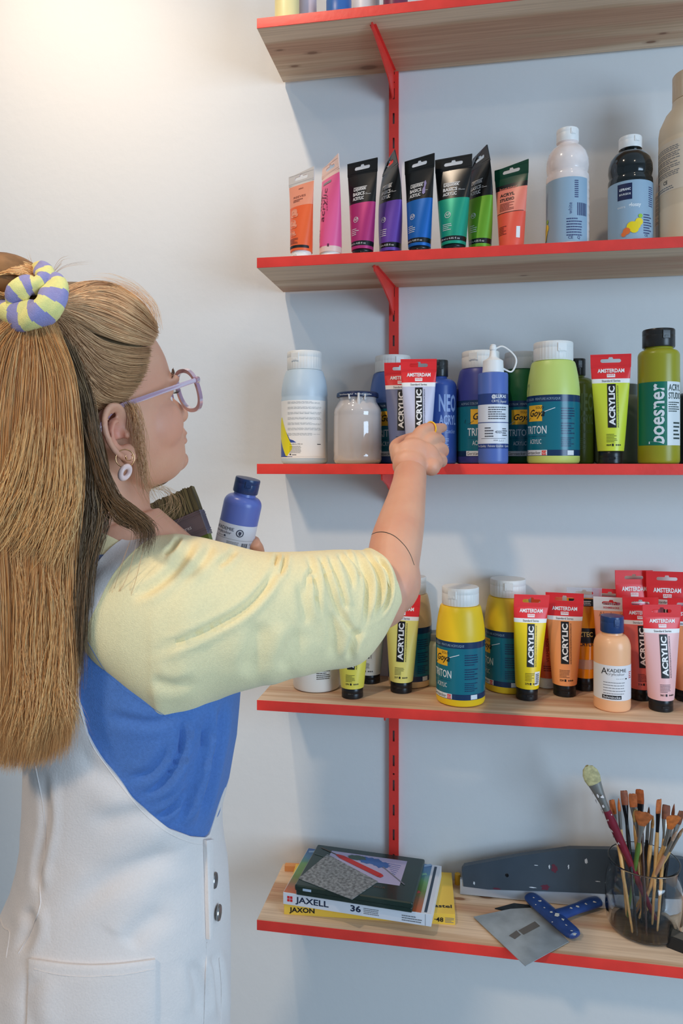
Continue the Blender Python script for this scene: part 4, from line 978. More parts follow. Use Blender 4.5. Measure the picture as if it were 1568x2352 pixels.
# eraser block
p = onz(1560, 2188, Z5)
t = empty('eraser_block', (p.x + .008, p.y + .012, Z5), 'small black rubber eraser block with pale top edge beside the brush jar', 'block', (0, 0, -.5))
g = G(); g.box((-.022, -.014, 0), (.022, .014, .020), 0, bev=.001); g.build('block_body', [paint((34, 32, 30), .8)], t)
g = G(); g.box((-.018, -.010, .020), (.018, .010, .0212), 0, bev=.0004); g.build('block_top', [paint((96, 90, 80), .8)], t)

# ------------------------------------------------------------------ glass of brushes
JC = onz(1478, 2128, Z5); JC.z = Z5
JR = 84 * JC.y * 0 + 84 * dep(JC.x, JC.y) / FPX
def glassjar():
    t = empty('glass_jar', JC, 'round clear glass jar holding the paintbrushes', 'jar')
    H = zat(1972, JC.x, JC.y) - Z5
    o = [(JR * .80, 0), (JR * .90, .003), (JR * .97, .012), (JR, .03), (JR * 1.0, .6 * H), (JR * .97, .72 * H), (JR * .91, .80 * H), (JR * .885, .86 * H), (JR * .90, .93 * H), (JR * .93, .98 * H), (JR * .93, .995 * H)]
    i_ = [(r - .0028, z) for r, z in o[::-1][:-3]] + [(JR * .88, .008), (JR * .6, .006), (0, .005)]
    g = G(); prof = o + [(JR * .915, H)] + i_
    P = []
    g.lathe(prof + [(0.0, .005)], 80)
    m = bpy.data.materials.new('clear_glass'); m.use_nodes = True; b_ = m.node_tree.nodes['Principled BSDF']
    b_.inputs['Base Color'].default_value = (.99, 1, .995, 1); b_.inputs['Roughness'].default_value = .02; b_.inputs['Transmission Weight'].default_value = 1.0; b_.inputs['IOR'].default_value = 1.45
    g.build('jar_body', [m], t, smooth=60)
    return H
JH = glassjar()
def bristle_mat(name, c):
    return mat(name, rgb(*c, 1.2), .6, noise_amt=.35, noise_scale=160)
def brush(foot, tip, length, kind, hcol, label, rh=.0032, fer=.028, br=.022, bw=.006, brc=(168, 92, 40), dark=None, group=None, ferc=(150, 146, 140)):
    foot = Vector(foot); d = (Vector(tip) - foot).normalized(); end = foot + d * length
    yb = (D_ - d * D_.dot(d)).normalized(); xb = yb.cross(d); tw = 0.0 if br > .03 else ((foot.x * 9973) % 1.0 - .5) * 1.2
    t = empty('paintbrush', foot, label, 'paintbrush', (Matrix((xb, yb, d)).transposed() @ Matrix.Rotation(tw, 3, 'Z')).to_euler(), group=group)
    L = length; hl = L - fer - br
    g = G(); n = 12
    prof = [(0, 0), (rh * .5, .0015), (rh * .62, .006), (rh * .8, hl * .3), (rh * 1.1, hl * .7), (rh * 1.25, hl * .88), (rh * .95, hl)]
    g.lathe(prof, 14); g.build('handle', [hcol], t)
    flat = kind != 'round'
    g = G()
    sec = [(rh * .98, rh * .98, hl - .002), (rh * 1.02, rh * 1.02, hl + fer * .25), (bw * .8 if flat else rh * .95, rh * .8, hl + fer * .7), (bw if flat else rh * .85, rh * .62 if flat else rh * .85, hl + fer)]
    P = [[(a * math.cos(2 * PI * j / 16), b * math.sin(2 * PI * j / 16), z) for j in range(16)] for a, b, z in sec]
    g.grid(P, 0, closed_v=True, flip=True); g.add(P[-1], [list(range(16))], 0)
    g.build('ferrule', [mat(flatname('ferrule', ferc), rgb(*ferc, 1.1), .3, metal=.8)], t)
    g = G(); z0 = hl + fer - .001
    shp = {'flat': [(1.02, .0), (1.10, .3), (1.12, .7), (1.04, .96), (.9, 1.0)], 'filbert': [(1.02, 0), (1.2, .3), (1.15, .6), (.8, .88), (.3, 1.0)],
           'round': [(.98, 0), (1.15, .3), (.9, .6), (.5, .85), (.08, 1.0)], 'fan': [(1.0, 0), (1.9, .4), (2.6, .75), (2.5, .9), (1.2, 1.0)]}[kind]
    a0 = bw if flat else rh * .85; b0 = rh * .62 if flat else rh * .85
    rnd = random.Random(int(foot.x * 1e5)); seg = 20; P = []
    for s_, q in shp:
        row = []
        for j in range(seg):
            an = 2 * PI * j / seg
            row.append((a0 * s_ * math.cos(an), b0 * (s_ if not flat else (1.15 - .75 * q)) * math.sin(an), z0 + br * q + (rnd.uniform(-.0009, .0009) if q > .8 else 0)))
        P.append(row)
    ms = [bristle_mat('bristle_%d_%d_%d' % brc, brc), bristle_mat('bristle_dark', (52, 40, 34))]
    g.grid(P, lambda i, j: 1 if (dark and i < dark) else 0, closed_v=True, flip=True); g.add(P[-1], [list(range(seg))], 0); g.build('bristles', ms, t)
    return t
HW = mat('raw_wood_handle', rgb(214, 168, 106, 1.2), .5, noise_amt=.2, noise_scale=90); HBK = paint((36, 32, 32), .25); HDR = paint((96, 26, 44), .25); HGR = paint((80, 118, 50), .25); HPK = paint((176, 132, 112), .3); HBR = paint((64, 38, 28), .3)
rows = [  # px,py of tip, depth offset, handle, kind, label, bristle colour, foot px shift
    (1404, 1836, .02, HW, 'flat', 'brush with short orange flat tip, nearest the red handled brush', (196, 104, 44), 30, 1),
    (1420, 1832, .00, HW, 'round', 'slender brush with pointed orange tip near the red handled brush', (190, 100, 44), 22, 1),
    (1432, 1815, .03, HBK, 'flat', 'tall flat brush with brown tip and black collar', (150, 82, 50), 10, 2),
    (1452, 1822, .00, HW, 'flat', 'flat brush with orange tip standing beside the tallest pair', (176, 92, 42), 26, 0),
    (1468, 1812, .03, HBR, 'flat', 'tallest orange tipped flat brush in the middle of the jar', (178, 90, 40), -4, 2),
    (1458, 1858, -.02, HW, 'filbert', 'rounded brush with olive brown bristles in the jar front', (140, 104, 52), 40, 0),
    (1478, 1864, -.025, HGR, 'fan', 'fan shaped brush with rust brown bristles in the middle of the jar', (168, 92, 44), -30, 0),
    (1490, 1852, .02, HBK, 'round', 'thin brush with dark pointed tip behind the fan brush', (110, 66, 40), -18, 1),
    (1513, 1835, .00, HW, 'flat', 'flat brush with orange tip and dark collar leaning outward', (186, 98, 42), -20, 2),
    (1500, 1872, -.01, HW, 'round', 'raw wood brush with ochre tip behind the fan brush', (176, 120, 60), -10, 0),
    (1530, 1848, .02, HW, 'flat', 'black handled brush with dark brown flat tip on the jar rim side', (130, 70, 40), -34, 1),
    (1548, 1845, .03, HBK, 'round', 'pointed brown brush behind the broad fan brush', (140, 76, 44), -40, 1),
    (1549, 1872, -.02, HW, 'fan', 'broad orange fan brush leaning toward the picture edge', (190, 100, 36), -72, 0),
    (1566, 1862, .01, HBK, 'flat', 'brown flat brush leaning furthest out of the jar', (120, 66, 40), -74, 0),
    (1556, 1905, -.035, HPK, 'round', 'pinkish brush with silvery ferrule in front of the broad fan brush', (176, 150, 130), -80, 0),
    (1570, 1900, -.03, HW, 'round', 'raw wood brush with pale tip next to the pinkish brush', (160, 130, 100), -84, 0),
]
ri = JR * .74
for i, (px, py, dy, hm, kind, lab, bc, fs_, dk) in enumerate(rows):
    tip = cam(px, py, dep(JC.x, JC.y) + dy)
    fx_, fy_ = (px + fs_ * 1.1 - 1478) * dep(JC.x, JC.y) / FPX, -dy * .9 + (.012 if i % 2 else -.012)
    rr = math.hypot(fx_, fy_)
    if rr > ri: fx_ *= ri / rr; fy_ *= ri / rr
    foot = Vector((JC.x, JC.y, Z5 + .0085)) + R_ * fx_ + D_ * fy_
    L = (tip - foot).length
    brush(foot, tip, L, kind, hm, lab, rh=.0030 if kind != 'fan' else .0034, fer=.032, br=.024 if kind != 'fan' else .026, bw=.0066 if kind == 'flat' else .0062, brc=bc, dark=0, ferc=(44, 42, 44) if dk == 2 else (150, 146, 140))
# large spattered red-handled brush
tip = cam(1347, 1758, dep(JC.x, JC.y) - .01); foot = Vector((JC.x, JC.y, Z5 + .010)) + R_ * .022 + D_ * .0
d_ = (tip - foot); L = d_.length
t = brush(foot, tip, L, 'filbert', mat('dark_red_lacquer', rgb(118, 24, 44, 1.2), .25, coat=.3, noise_amt=.25, noise_scale=45), 'big brush with dark red handle and pale bristles, towering over the others', rh=.0068, fer=.052, br=.034, bw=.0125, brc=(186, 178, 130))
g = G(); rnd = random.Random(9)
for i in range(26):
    z = rnd.uniform(L * .5, L - .045); an = rnd.uniform(2.6, 5.4); r = .0086 + (.003 if z > L - .08 else 0); s_ = rnd.uniform(.001, .003)
    cs = [(s_ * math.cos(2 * PI * k / 8) * rnd.uniform(.5, 1.2), s_ * 1.6 * math.sin(2 * PI * k / 8) * rnd.uniform(.5, 1.2)) for k in range(8)]
    g.add([((r + .0002) * math.cos(an + u / r), (r * .8 + .0002) * math.sin(an + u / r), z + v) for u, v in cs], [list(range(8))], 0)
g.build('paint_spatter', [paint((214, 206, 204), .4)], t)
# ------------------------------------------------------------------ the person
PERSON = empty('person', cam(260, CY, .88) * 1.0, 'person with long blond hair and white dungarees reaching for a paint tube', 'person')
PERSON.location.z = 0.0
PL = PERSON.location.copy()

def attach(o):
    o.parent = PERSON; o.matrix_parent_inverse = Matrix.Translation(-PL); return o

def fuse(gs, voxel, smooth=4, name='tmp', factor=0.5):
    """join closed shapes, voxel-remesh into one continuous skin; returns mesh"""
    me = bpy.data.meshes.new(name); me.from_pydata([tuple(v) for v in gs.v], [], gs.f); me.update()
    bm = bmesh.new(); bm.from_mesh(me); bmesh.ops.recalc_face_normals(bm, faces=bm.faces[:]); bm.to_mesh(me); bm.free()
    o = bpy.data.objects.new(name, me); COL.objects.link(o)
    m = o.modifiers.new('r', 'REMESH'); m.mode = 'VOXEL'; m.voxel_size = voxel; m.use_smooth_shade = True
    s = o.modifiers.new('s', 'SMOOTH'); s.factor = factor; s.iterations = smooth
    dg = bpy.context.evaluated_depsgraph_get()
    out = bpy.data.meshes.new_from_object(o.evaluated_get(dg), depsgraph=dg)
    bpy.data.objects.remove(o); bpy.data.meshes.remove(me)
    return out

# --- head frame
PHI, PIT = math.radians(42), math.radians(18)
HF0 = R_ * math.cos(PHI) + D_ * math.sin(PHI)
HR = R_ * math.sin(PHI) - D_ * math.cos(PHI)
HF = HF0 * math.cos(PIT) + U_ * math.sin(PIT)
HU = U_ * math.cos(PIT) - HF0 * math.sin(PIT)
HS = 1.05
EAR = cam(277, 975, .785)
HO = EAR - HR * .076 * HS + HU * .008 * HS
HM = Matrix((( HF.x, HR.x, HU.x), (HF.y, HR.y, HU.y), (HF.z, HR.z, HU.z)))
def hd(f, r, u): return HO + (HF * f + HR * r + HU * u) * HS

body = G()
def eb(c, rad, rot=None):
    M = HM if rot is None else HM @ rot
    body.ball(hd(*c), tuple(v * HS for v in rad), 28, 0, M)
# skull and face: horizontal sections (up, front, back, half width, widest at)
HT = [(.131, -.012, -.030, .010, -.02), (.128, .012, -.055, .030, -.02), (.118, .046, -.080, .052, -.018), (.100, .074, -.098, .067, -.014), (.078, .092, -.107, .0755, -.012), (.055, .101, -.110, .0785, -.010),
      (.035, .103, -.107, .079, -.008), (.018, .101, -.100, .078, -.004), (.004, .094, -.092, .0765, .0), (-.010, .0915, -.083, .075, .002), (-.026, .0955, -.070, .072, .006), (-.040, .098, -.055, .0675, .010),
      (-.052, .0985, -.040, .062, .014), (-.064, .0975, -.025, .056, .018), (-.074, .0955, -.010, .049, .024), (-.083, .090, .006, .040, .032), (-.090, .080, .020, .028, .042), (-.094, .066, .034, .014, .050)]
HP = []
for q in catmull(HT, 70):
    u_, ff, fb, w_, fc = q; row = []
    for j in range(64):
        a_ = 2 * PI * j / 64; ca, sa = math.cos(a_), math.sin(a_)
        ex_ = 2.25 if ca > 0 else 2.0
        ca2 = math.copysign(abs(ca) ** (2 / ex_), ca); sa2 = math.copysign(abs(sa) ** (2 / ex_), sa)
        row.append(hd(fc + ((ff - fc) if ca > 0 else (fc - fb)) * ca2, w_ * sa2, u_))
    HP.append(row)
body.grid(HP, 0, closed_v=True); body.add(HP[0], [list(range(64))]); body.add(HP[-1], [list(range(64))[::-1]])
eb((.084, .033, .020), (.018, .022, .008)); eb((.084, -.033, .020), (.018, .022, .008)); eb((.088, 0, .020), (.014, .02, .010))
eb((.050, .036, -.022), (.040, .034, .036)); eb((.050, -.036, -.022), (.040, .034, .036))
eb((.084, 0, -.075), (.020, .020, .014))
eb((.078, .032, .009), (.014, .017, .009)); eb((.078, -.032, .009), (.014, .017, .009))
for s_ in np.linspace(0, 1, 8):
    body.ball(hd(.091 + .020 * s_, 0, .008 - .032 * s_), (.0075 + .0035 * s_) * HS, 14)
body.ball(hd(.101, .009, -.025), .0075 * HS, 14); body.ball(hd(.101, -.009, -.025), .0075 * HS, 14)
eb((.092, 0, -.042), (.014, .028, .012)); eb((.101, 0, -.0455), (.0085, .020, .0048)); eb((.099, 0, -.0545), (.009, .018, .0055))
# neck
nb = cam(255, 1228, .86)
body.tube([hd(-.022, 0, .02), hd(-.022, 0, -.05), (hd(-.016, 0, -.07) + nb) / 2, nb, nb + Vector((0, 0, -.06))], [.052, .053, .051, .056, .075], 24)
body.tube([hd(.035, 0, -.055), hd(.012, 0, -.085), nb + HF0 * .012 + U_ * .02], [.034, .034, .036], 20)
# ear (own right side) with rim, antihelix, lobe
def ear(sg):
    def ep(a, b, o=0.0):       # a: forward, b: up in ear plane (metres), o: outward
        out_ = .092 + o * 1.5
        return hd(-.012 + a - o * .15, sg * (out_ - .28 * (a + .004) - .001), -.016 + b * .94 + .10 * a)
    rim = [(.006, -.006, -.004), (.012, .010, -.001), (.012, .022, .002), (.004, .031, .005), (-.008, .031, .008), (-.018, .020, .010), (-.019, .004, .010), (-.014, -.012, .008), (-.005, -.024, .005), (.003, -.030, .002)]
    P = catmull([tuple(ep(*q)) for q in rim], 34)
    rr = [.0030 + .0008 * math.sin(i / 33 * PI) for i in range(34)]
    body.tube([Vector(p) for p in P], rr, 12)
    body.ball(ep(.003, -.026, .001), (.0085 * HS,) * 3, 14); body.ball(ep(.006, -.020, -.001), (.0075 * HS,) * 3, 14)
    anti = [(.004, .014, .002), (-.004, .014, .004), (-.0095, .004, .005), (-.008, -.008, .004), (-.001, -.016, .002)]
    P = catmull([tuple(ep(*q)) for q in anti], 20); body.tube([Vector(p) for p in P], .0026, 10)
    body.ball(ep(.010, -.004, .0), (.0045,) * 3, 12)      # tragus
    # shell behind
    ou = [ep(*q) for q in rim]; c = ep(-.003, .002, -.007)
    g2 = []
    for q in rim: g2.append((ep(q[0], q[1], q[2]) , ep(q[0] * .8, q[1] * .9, q[2] - .006)))
    for i in range(len(g2) - 1):
        for u in (.2, .5, .8):
            p = g2[i][0].lerp(c, u); body.ball(p, (.0030,) * 3, 8); p2 = g2[i + 1][0].lerp(c, u); body.ball((p + p2) / 2 - HR * sg * .001, (.0030,) * 3, 8)
ear(1); ear(-1)

# torso core (inside the clothes)
def tor(px, py, Z): return cam(px, py, Z)
core = [(255, 1215, .86, .06), (290, 1290, .86, .085), (310, 1400, .87, .10), (320, 1550, .87, .10), (300, 1750, .87, .10), (285, 1950, .87, .11), (262, 2200, .87, .115), (262, 2420, .87, .11)]
body.tube([tor(a, b, c) for a, b, c, d in core], [d for a, b, c, d in core], 24)
# right arm
SHO = (392, 1345, .79)
def tubepx(g, pts, seg=22, n=30, mi=0, flat=None):
    P = catmull([tuple(cam(a, b, c)) + (r,) for a, b, c, r in pts], n)
    g.tube([Vector(p[:3]) for p in P], [p[3] for p in P], seg, mi, flat=flat)
tubepx(body, [(330, 1350, .86, .05), (400, 1370, .835, .050), (520, 1400, .84, .046), (700, 1395, .885, .042), (850, 1385, .94, .038), (893, 1368, .955, .035)])
tubepx(body, [(880, 1380, .95, .030), (903, 1345, .958, .0355), (902, 1300, .978, .0355), (909, 1250, 1.005, .0360), (921, 1200, 1.04, .0335), (932, 1150, 1.08, .0290), (939, 1112, 1.11, .0262), (942, 1088, 1.135, .0255)], n=40)
body.ball(cam(921, 1382, .958), (.012, .012, .010), 14)
def bl(px, py, Z, r, sc=(1, 1, 1)): body.ball(cam(px, py, Z), tuple(r * s for s in sc), 22)
# hand, back toward the viewer
MR = Matrix((R_, D_, U_)).transposed()
def hb(px, py, Z, a, b, c, rot=0.0):
    body.ball(cam(px, py, Z), (a, b, c), 24, 0, MR @ Matrix.Rotation(-rot, 3, 'Y'))
hb(940, 1068, 1.150, .0275, .0165, .024)
hb(948, 1043, 1.162, .0300, .0155, .026)
hb(975, 1052, 1.165, .0250, .0155, .026, .3)
hb(952, 1022, 1.178, .0200, .0135, .018, -.6)
hb(990, 1072, 1.158, .0150, .0140, .0150, .5)
hb(1000, 1062, 1.168, .0120, .0120, .0150)
hb(913, 1045, 1.165, .0115, .0125, .018, -.1)
hb(909, 1032, 1.170, .0085, .0100, .0105)
tubepx(body, [(955, 1015, 1.175, .0125), (967, 993, 1.192, .0118), (985, 984, 1.206, .0100), (1000, 985, 1.228, .0096), (1013, 983, 1.250, .0086), (1019, 982, 1.262, .0070)], 16, 24)
tubepx(body, [(960, 1030, 1.172, .0120), (985, 1013, 1.185, .0118), (1004, 1008, 1.215, .0100), (1011, 1013, 1.240, .0090), (1004, 1018, 1.258, .0078)], 16, 24)
tubepx(body, [(965, 1045, 1.172, .0120), (992, 1034, 1.184, .0118), (1014, 1031, 1.208, .0103), (1018, 1038, 1.232, .0092), (1008, 1043, 1.254, .0078)], 16, 24)
tubepx(body, [(970, 1065, 1.165, .0120), (998, 1056, 1.172, .0112), (1013, 1056, 1.192, .0098), (1014, 1062, 1.216, .0088), (1004, 1064, 1.238, .0074)], 16, 24)
tubepx(body, [(912, 1045, 1.168, .0115), (908, 1026, 1.190, .0105), (922, 1014, 1.220, .0098), (945, 1005, 1.248, .0090), (962, 1000, 1.262, .0074)], 16, 24)
# left arm, bent across the body, hand round the bottle and brush
tubepx(body, [(280, 1290, .90, .048), (420, 1330, .97, .044), (480, 1450, 1.02, .038), (490, 1490, 1.03, .035)], n=24)
tubepx(body, [(490, 1490, 1.03, .034), (520, 1420, 1.00, .034), (545, 1345, .975, .026), (548, 1312, .972, .024)], n=24)
hb(545, 1290, .985, .032, .014, .026)
tubepx(body, [(565, 1300, .985, .0105), (590, 1285, .978, .010), (590, 1262, .962, .0095), (583, 1246, .952, .0080)], 14, 16)
tubepx(body, [(560, 1285, .990, .0105), (578, 1268, .990, .010), (584, 1252, .982, .0092), (583, 1240, .970, .0075)], 14, 16)
tubepx(body, [(545, 1275, .995, .0105), (525, 1262, 1.0, .010), (505, 1262, .995, .009)], 14, 16)
tubepx(body, [(540, 1290, .995, .0105), (515, 1280, 1.0, .010), (495, 1280, .990, .009)], 14, 16)
tubepx(body, [(530, 1305, .975, .011), (520, 1290, .958, .010), (535, 1275, .945, .0085)], 14, 16)
# legs and feet
for sg in (-1, 1):
    hp = cam(262, 2400, .87) + (R_ * .055 + D_ * -.05) * sg
    body.tube([hp + Vector((0, 0, .05)), Vector((hp.x, hp.y, .75)), Vector((hp.x, hp.y, .48)), Vector((hp.x, hp.y, .28)), Vector((hp.x, hp.y, .09))], [.08, .08, .055, .052, .036], 20)
    body.tube([Vector((hp.x, hp.y, .06)) , Vector((hp.x, hp.y, .035)) + HF0 * .06, Vector((hp.x, hp.y, .028)) + HF0 * .15], [.034, .032, .022], 16)
me = fuse(body, .0024, 5)
# skin
sk = bpy.data.materials.new('skin'); sk.use_nodes = True; nt = sk.node_tree; b_ = nt.nodes['Principled BSDF']
tc = nt.nodes.new('ShaderNodeTexCoord'); n1 = nt.nodes.new('ShaderNodeTexNoise'); n1.inputs['Scale'].default_value = 16; n1.inputs['Detail'].default_value = 5
nt.links.new(tc.outputs['Object'], n1.inputs[0]); cr = nt.nodes.new('ShaderNodeValToRGB')
cr.color_ramp.elements[0].position = .35; cr.color_ramp.elements[0].color = (.76, .40, .255, 1); cr.color_ramp.elements[1].position = .68; cr.color_ramp.elements[1].color = (.70, .325, .205, 1)
nt.links.new(n1.outputs[0], cr.inputs[0])
# the reddened ear and cheek
last = cr.outputs[0]
def redden(center, rad, col, amt):
    global last
    vs = nt.nodes.new('ShaderNodeVectorMath'); vs.operation = 'DISTANCE'; vs.inputs[1].default_value = tuple(center - PL); nt.links.new(tc.outputs['Object'], vs.inputs[0])
    mr = nt.nodes.new('ShaderNodeMapRange'); mr.interpolation_type = 'SMOOTHSTEP'; mr.inputs[1].default_value = rad; mr.inputs[2].default_value = rad * .3; mr.inputs[3].default_value = 0; mr.inputs[4].default_value = amt
    nt.links.new(vs.outputs['Value'], mr.inputs[0]); mx = nt.nodes.new('ShaderNodeMix'); mx.data_type = 'RGBA'
    nt.links.new(mr.outputs[0], mx.inputs[0]); nt.links.new(last, mx.inputs[6]); mx.inputs[7].default_value = col; last = mx.outputs[2]
redden(hd(.062, .058, -.028), .044, (.76, .30, .20, 1), .35)
redden(hd(-.025, .085, -.012), .030, (.74, .22, .16, 1), .6)
redden(hd(.109, .0, -.050), .015, (.55, .14, .12, 1), .8)
nt.links.new(last, b_.inputs['Base Color'])
n2 = nt.nodes.new('ShaderNodeTexNoise'); n2.inputs['Scale'].default_value = 420; bp = nt.nodes.new('ShaderNodeBump'); bp.inputs['Strength'].default_value = .18; bp.inputs['Distance'].default_value = .0006
nt.links.new(tc.outputs['Object'], n2.inputs[0]); nt.links.new(n2.outputs[0], bp.inputs['Height']); nt.links.new(bp.outputs[0], b_.inputs['Normal'])
b_.inputs['Roughness'].default_value = .5; b_.inputs['Subsurface Weight'].default_value = .18; b_.inputs['Subsurface Radius'].default_value = (.012, .004, .002); b_.inputs['Subsurface Scale'].default_value = .7
me.transform(Matrix.Translation(-PL)); me.materials.clear(); me.materials.append(sk); me.shade_smooth()
BODY = bpy.data.objects.new('body', me); COL.objects.link(BODY); BODY.parent = PERSON

def bvh_of(vs, fs): return BVHTree.FromPolygons([Vector(v) for v in vs], fs)
bverts = [v.co + PL for v in me.vertices]; BVH_BODY = bvh_of(bverts, [list(p.vertices) for p in me.polygons])
def ray(bvh, px, py):
    d = (cam(px, py, 1.0) - CAM).normalized(); h = bvh.ray_cast(CAM, d)
    return h[0], h[1]
def pbuild(g, name, mats, smooth=50, parent=None):
    g.v = [tuple(Vector(v) - PL) for v in g.v]
    o = g.build(name, mats, parent or PERSON, smooth)
    return o

# --- cloth
def cloth(name, c, bump=.35, scale=900, k=1.2, na=.06):
    m = mat(name, rgb(*c, k), .85, spec=.2, sheen=.15, noise_amt=na, noise_scale=350, bump=bump, bump_scale=scale)
    return m
YEL = cloth('pale_yellow_jersey', (250, 214, 166)); BLU = cloth('blue_jersey', (84, 122, 184), na=.12, k=1.05); DEN = cloth('white_denim', (232, 221, 214), bump=.2, scale=500, k=1.02, na=.03)

_FC = {}
def fold_disp(px, py, folds):
    d = 0.0
    for (poly, wd, dp) in folds:
        key = (tuple(poly), wd)
        if key not in _FC:
            C = catmull(poly, 24) if len(poly) > 2 else np.array([[poly[0][i] + (poly[1][i] - poly[0][i]) * t for i in (0, 1)] for t in np.linspace(0, 1, 12)])
            _FC[key] = (C[:-1], C[1:] - C[:-1], C.min(0) - wd * 3, C.max(0) + wd * 3)
        A, V, lo, hi = _FC[key]
        if not (lo[0] < px < hi[0] and lo[1] < py < hi[1]): continue
        W = np.array([px, py]) - A
        u = np.clip((W * V).sum(1) / ((V * V).sum(1) + 1e-9), 0, 1)
        E = W - V * u[:, None]; e = np.hypot(E[:, 0], E[:, 1]); k = int(e.argmin())
        sd = W[k][0] * V[k][1] - W[k][1] * V[k][0]
        t = (k + u[k]) / len(A); env = min(1, 4.5 * t, 3.2 * (1 - t)); env = max(0, env); env = env * env * (3 - 2 * env)
        q = e[k] / wd * (1 if sd > 0 else -1)
        d += env * dp * 1.5 * (-math.exp(-(q * q)) + .55 * math.exp(-((q - 1.8) ** 2) / 1.3) + .25 * math.exp(-((q + 1.8) ** 2) / 1.3))
    return d

def ring(c, A, B, n=72, ex=2.0):
    out = []
    for j in range(n):
        a = 2 * PI * j / n; ca, sa = math.cos(a), math.sin(a)
        ca = math.copysign(abs(ca) ** (2 / ex), ca); sa = math.copysign(abs(sa) ** (2 / ex), sa)
        out.append(c + A * ca + B * sa)
    return out

# torso rings: (py, left px, right px, Z, half depth)
TR = [(1190, 215, 300, .865, .050), (1225, 200, 345, .865, .075), (1262, 150, 400, .865, .105), (1340, 112, 500, .865, .122), (1450, 105, 540, .865, .128), (1590, 100, 549, .865, .128),
      (1700, 92, 541, .865, .122), (1800, 82, 522, .865, .116), (1860, 84, 507, .865, .110), (1950, 88, 488, .865, .104)]
OV = [(1262, 140, 400, .865, .111), (1340, 104, 500, .865, .128), (1450, 97, 540, .865, .134), (1540, 92, 545, .865, .134), (1700, 84, 535, .865, .129), (1800, 78, 524, .865, .124), (1860, 74, 508, .865, .122), (1900, 73, 505, .865, .124), (1950, 66, 508, .865, .128), (2010, 50, 517, .865, .134), (2060, 28, 520, .865, .140),
      (2120, 0, 522, .865, .144), (2200, -22, 524, .865, .147), (2352, -30, 524, .865, .148), (2450, -28, 522, .865, .145)]
def torso_pt(T, py, a, ex=2.25):
    row = None
    for r0, r1 in zip(T, T[1:]):
        if r0[0] <= py <= r1[0]:
            u = (py - r0[0]) / (r1[0] - r0[0]); row = [r0[i] + (r1[i] - r0[i]) * u for i in range(5)]; break
    if row is None: row = T[-1] if py > T[-1][0] else T[0]
    _, l, r, Z, hdp = row
    c = cam((l + r) / 2, py, Z); w = (r - l) / 2 * Z / FPX
    ca, sa = math.cos(a), math.sin(a)
    ca = math.copysign(abs(ca) ** (2 / ex), ca); sa = math.copysign(abs(sa) ** (2 / ex), sa)
    return c + R_ * w * ca - D_ * hdp * sa
def grid_disp(P, folds, closed_v=True, extra=None):
    """displace grid of Vectors along its normals by folds given in picture rows"""
    nu, nv = len(P), len(P[0]); Q = [[None] * nv for _ in range(nu)]
    for i in range(nu):
        for j in range(nv):
            du = P[min(i + 1, nu - 1)][j] - P[max(i - 1, 0)][j]
            dv = (P[i][(j + 1) % nv] - P[i][(j - 1) % nv]) if closed_v else (P[i][min(j + 1, nv - 1)] - P[i][max(j - 1, 0)])
            n = du.cross(dv)
            if n.length < 1e-12: Q[i][j] = P[i][j]; continue
            n.normalize(); p = P[i][j]
            if n.dot(p - CAM) > 0 and False: pass
            x, y, _ = proj(p); front = n.dot(CAM - p)
            s = 1
            d = 0.0
            if abs(front) > .05 * (CAM - p).length:
                outward = n if front > 0 else -n
                if is_front(P, i, j, p): d = fold_disp(x, y, folds); Q[i][j] = p + outward * d
                else: Q[i][j] = p
            else: Q[i][j] = p
            if extra: Q[i][j] = Q[i][j] + extra(i, j, p, n)
    return Q
def is_front(P, i, j, p):
    row = P[i]; zc = sum((q - CAM).dot(D_) for q in row[::6]) / len(row[::6])
    return (p - CAM).dot(D_) < zc + .01

SHIRTF = [([(425, 1630), (418, 1720), (380, 1790), (325, 1835)], 9, .0055), ([(480, 1620), (462, 1740), (432, 1840), (405, 1900)], 9, .006), ([(515, 1600), (500, 1700), (476, 1820), (455, 1910)], 8, .005),
          ([(455, 1640), (440, 1760), (410, 1850)], 8, .004), ([(240, 1640), (330, 1660), (400, 1655)], 12, .002), ([(300, 1790), (350, 1770), (400, 1700)], 12, .003), ([(360, 1880), (400, 1850), (440, 1800)], 7, .004)]
rowsn = 150; N = 120
P = [[torso_pt(TR, 1190 + (1950 - 1190) * i / (rowsn - 1), 2 * PI * j / N) for j in range(N)] for i in range(rowsn)]
P = grid_disp(P, SHIRTF, extra=lambda i, j, p, n: n * (.0012 * noise.noise(p * 14)))
g = G(); g.grid(P, lambda i, j: 1 if i < 12 else 0, closed_v=True, flip=True)
SHIRT = pbuild(g, 'shirt', [BLU, YEL], 80)
shirtP = P

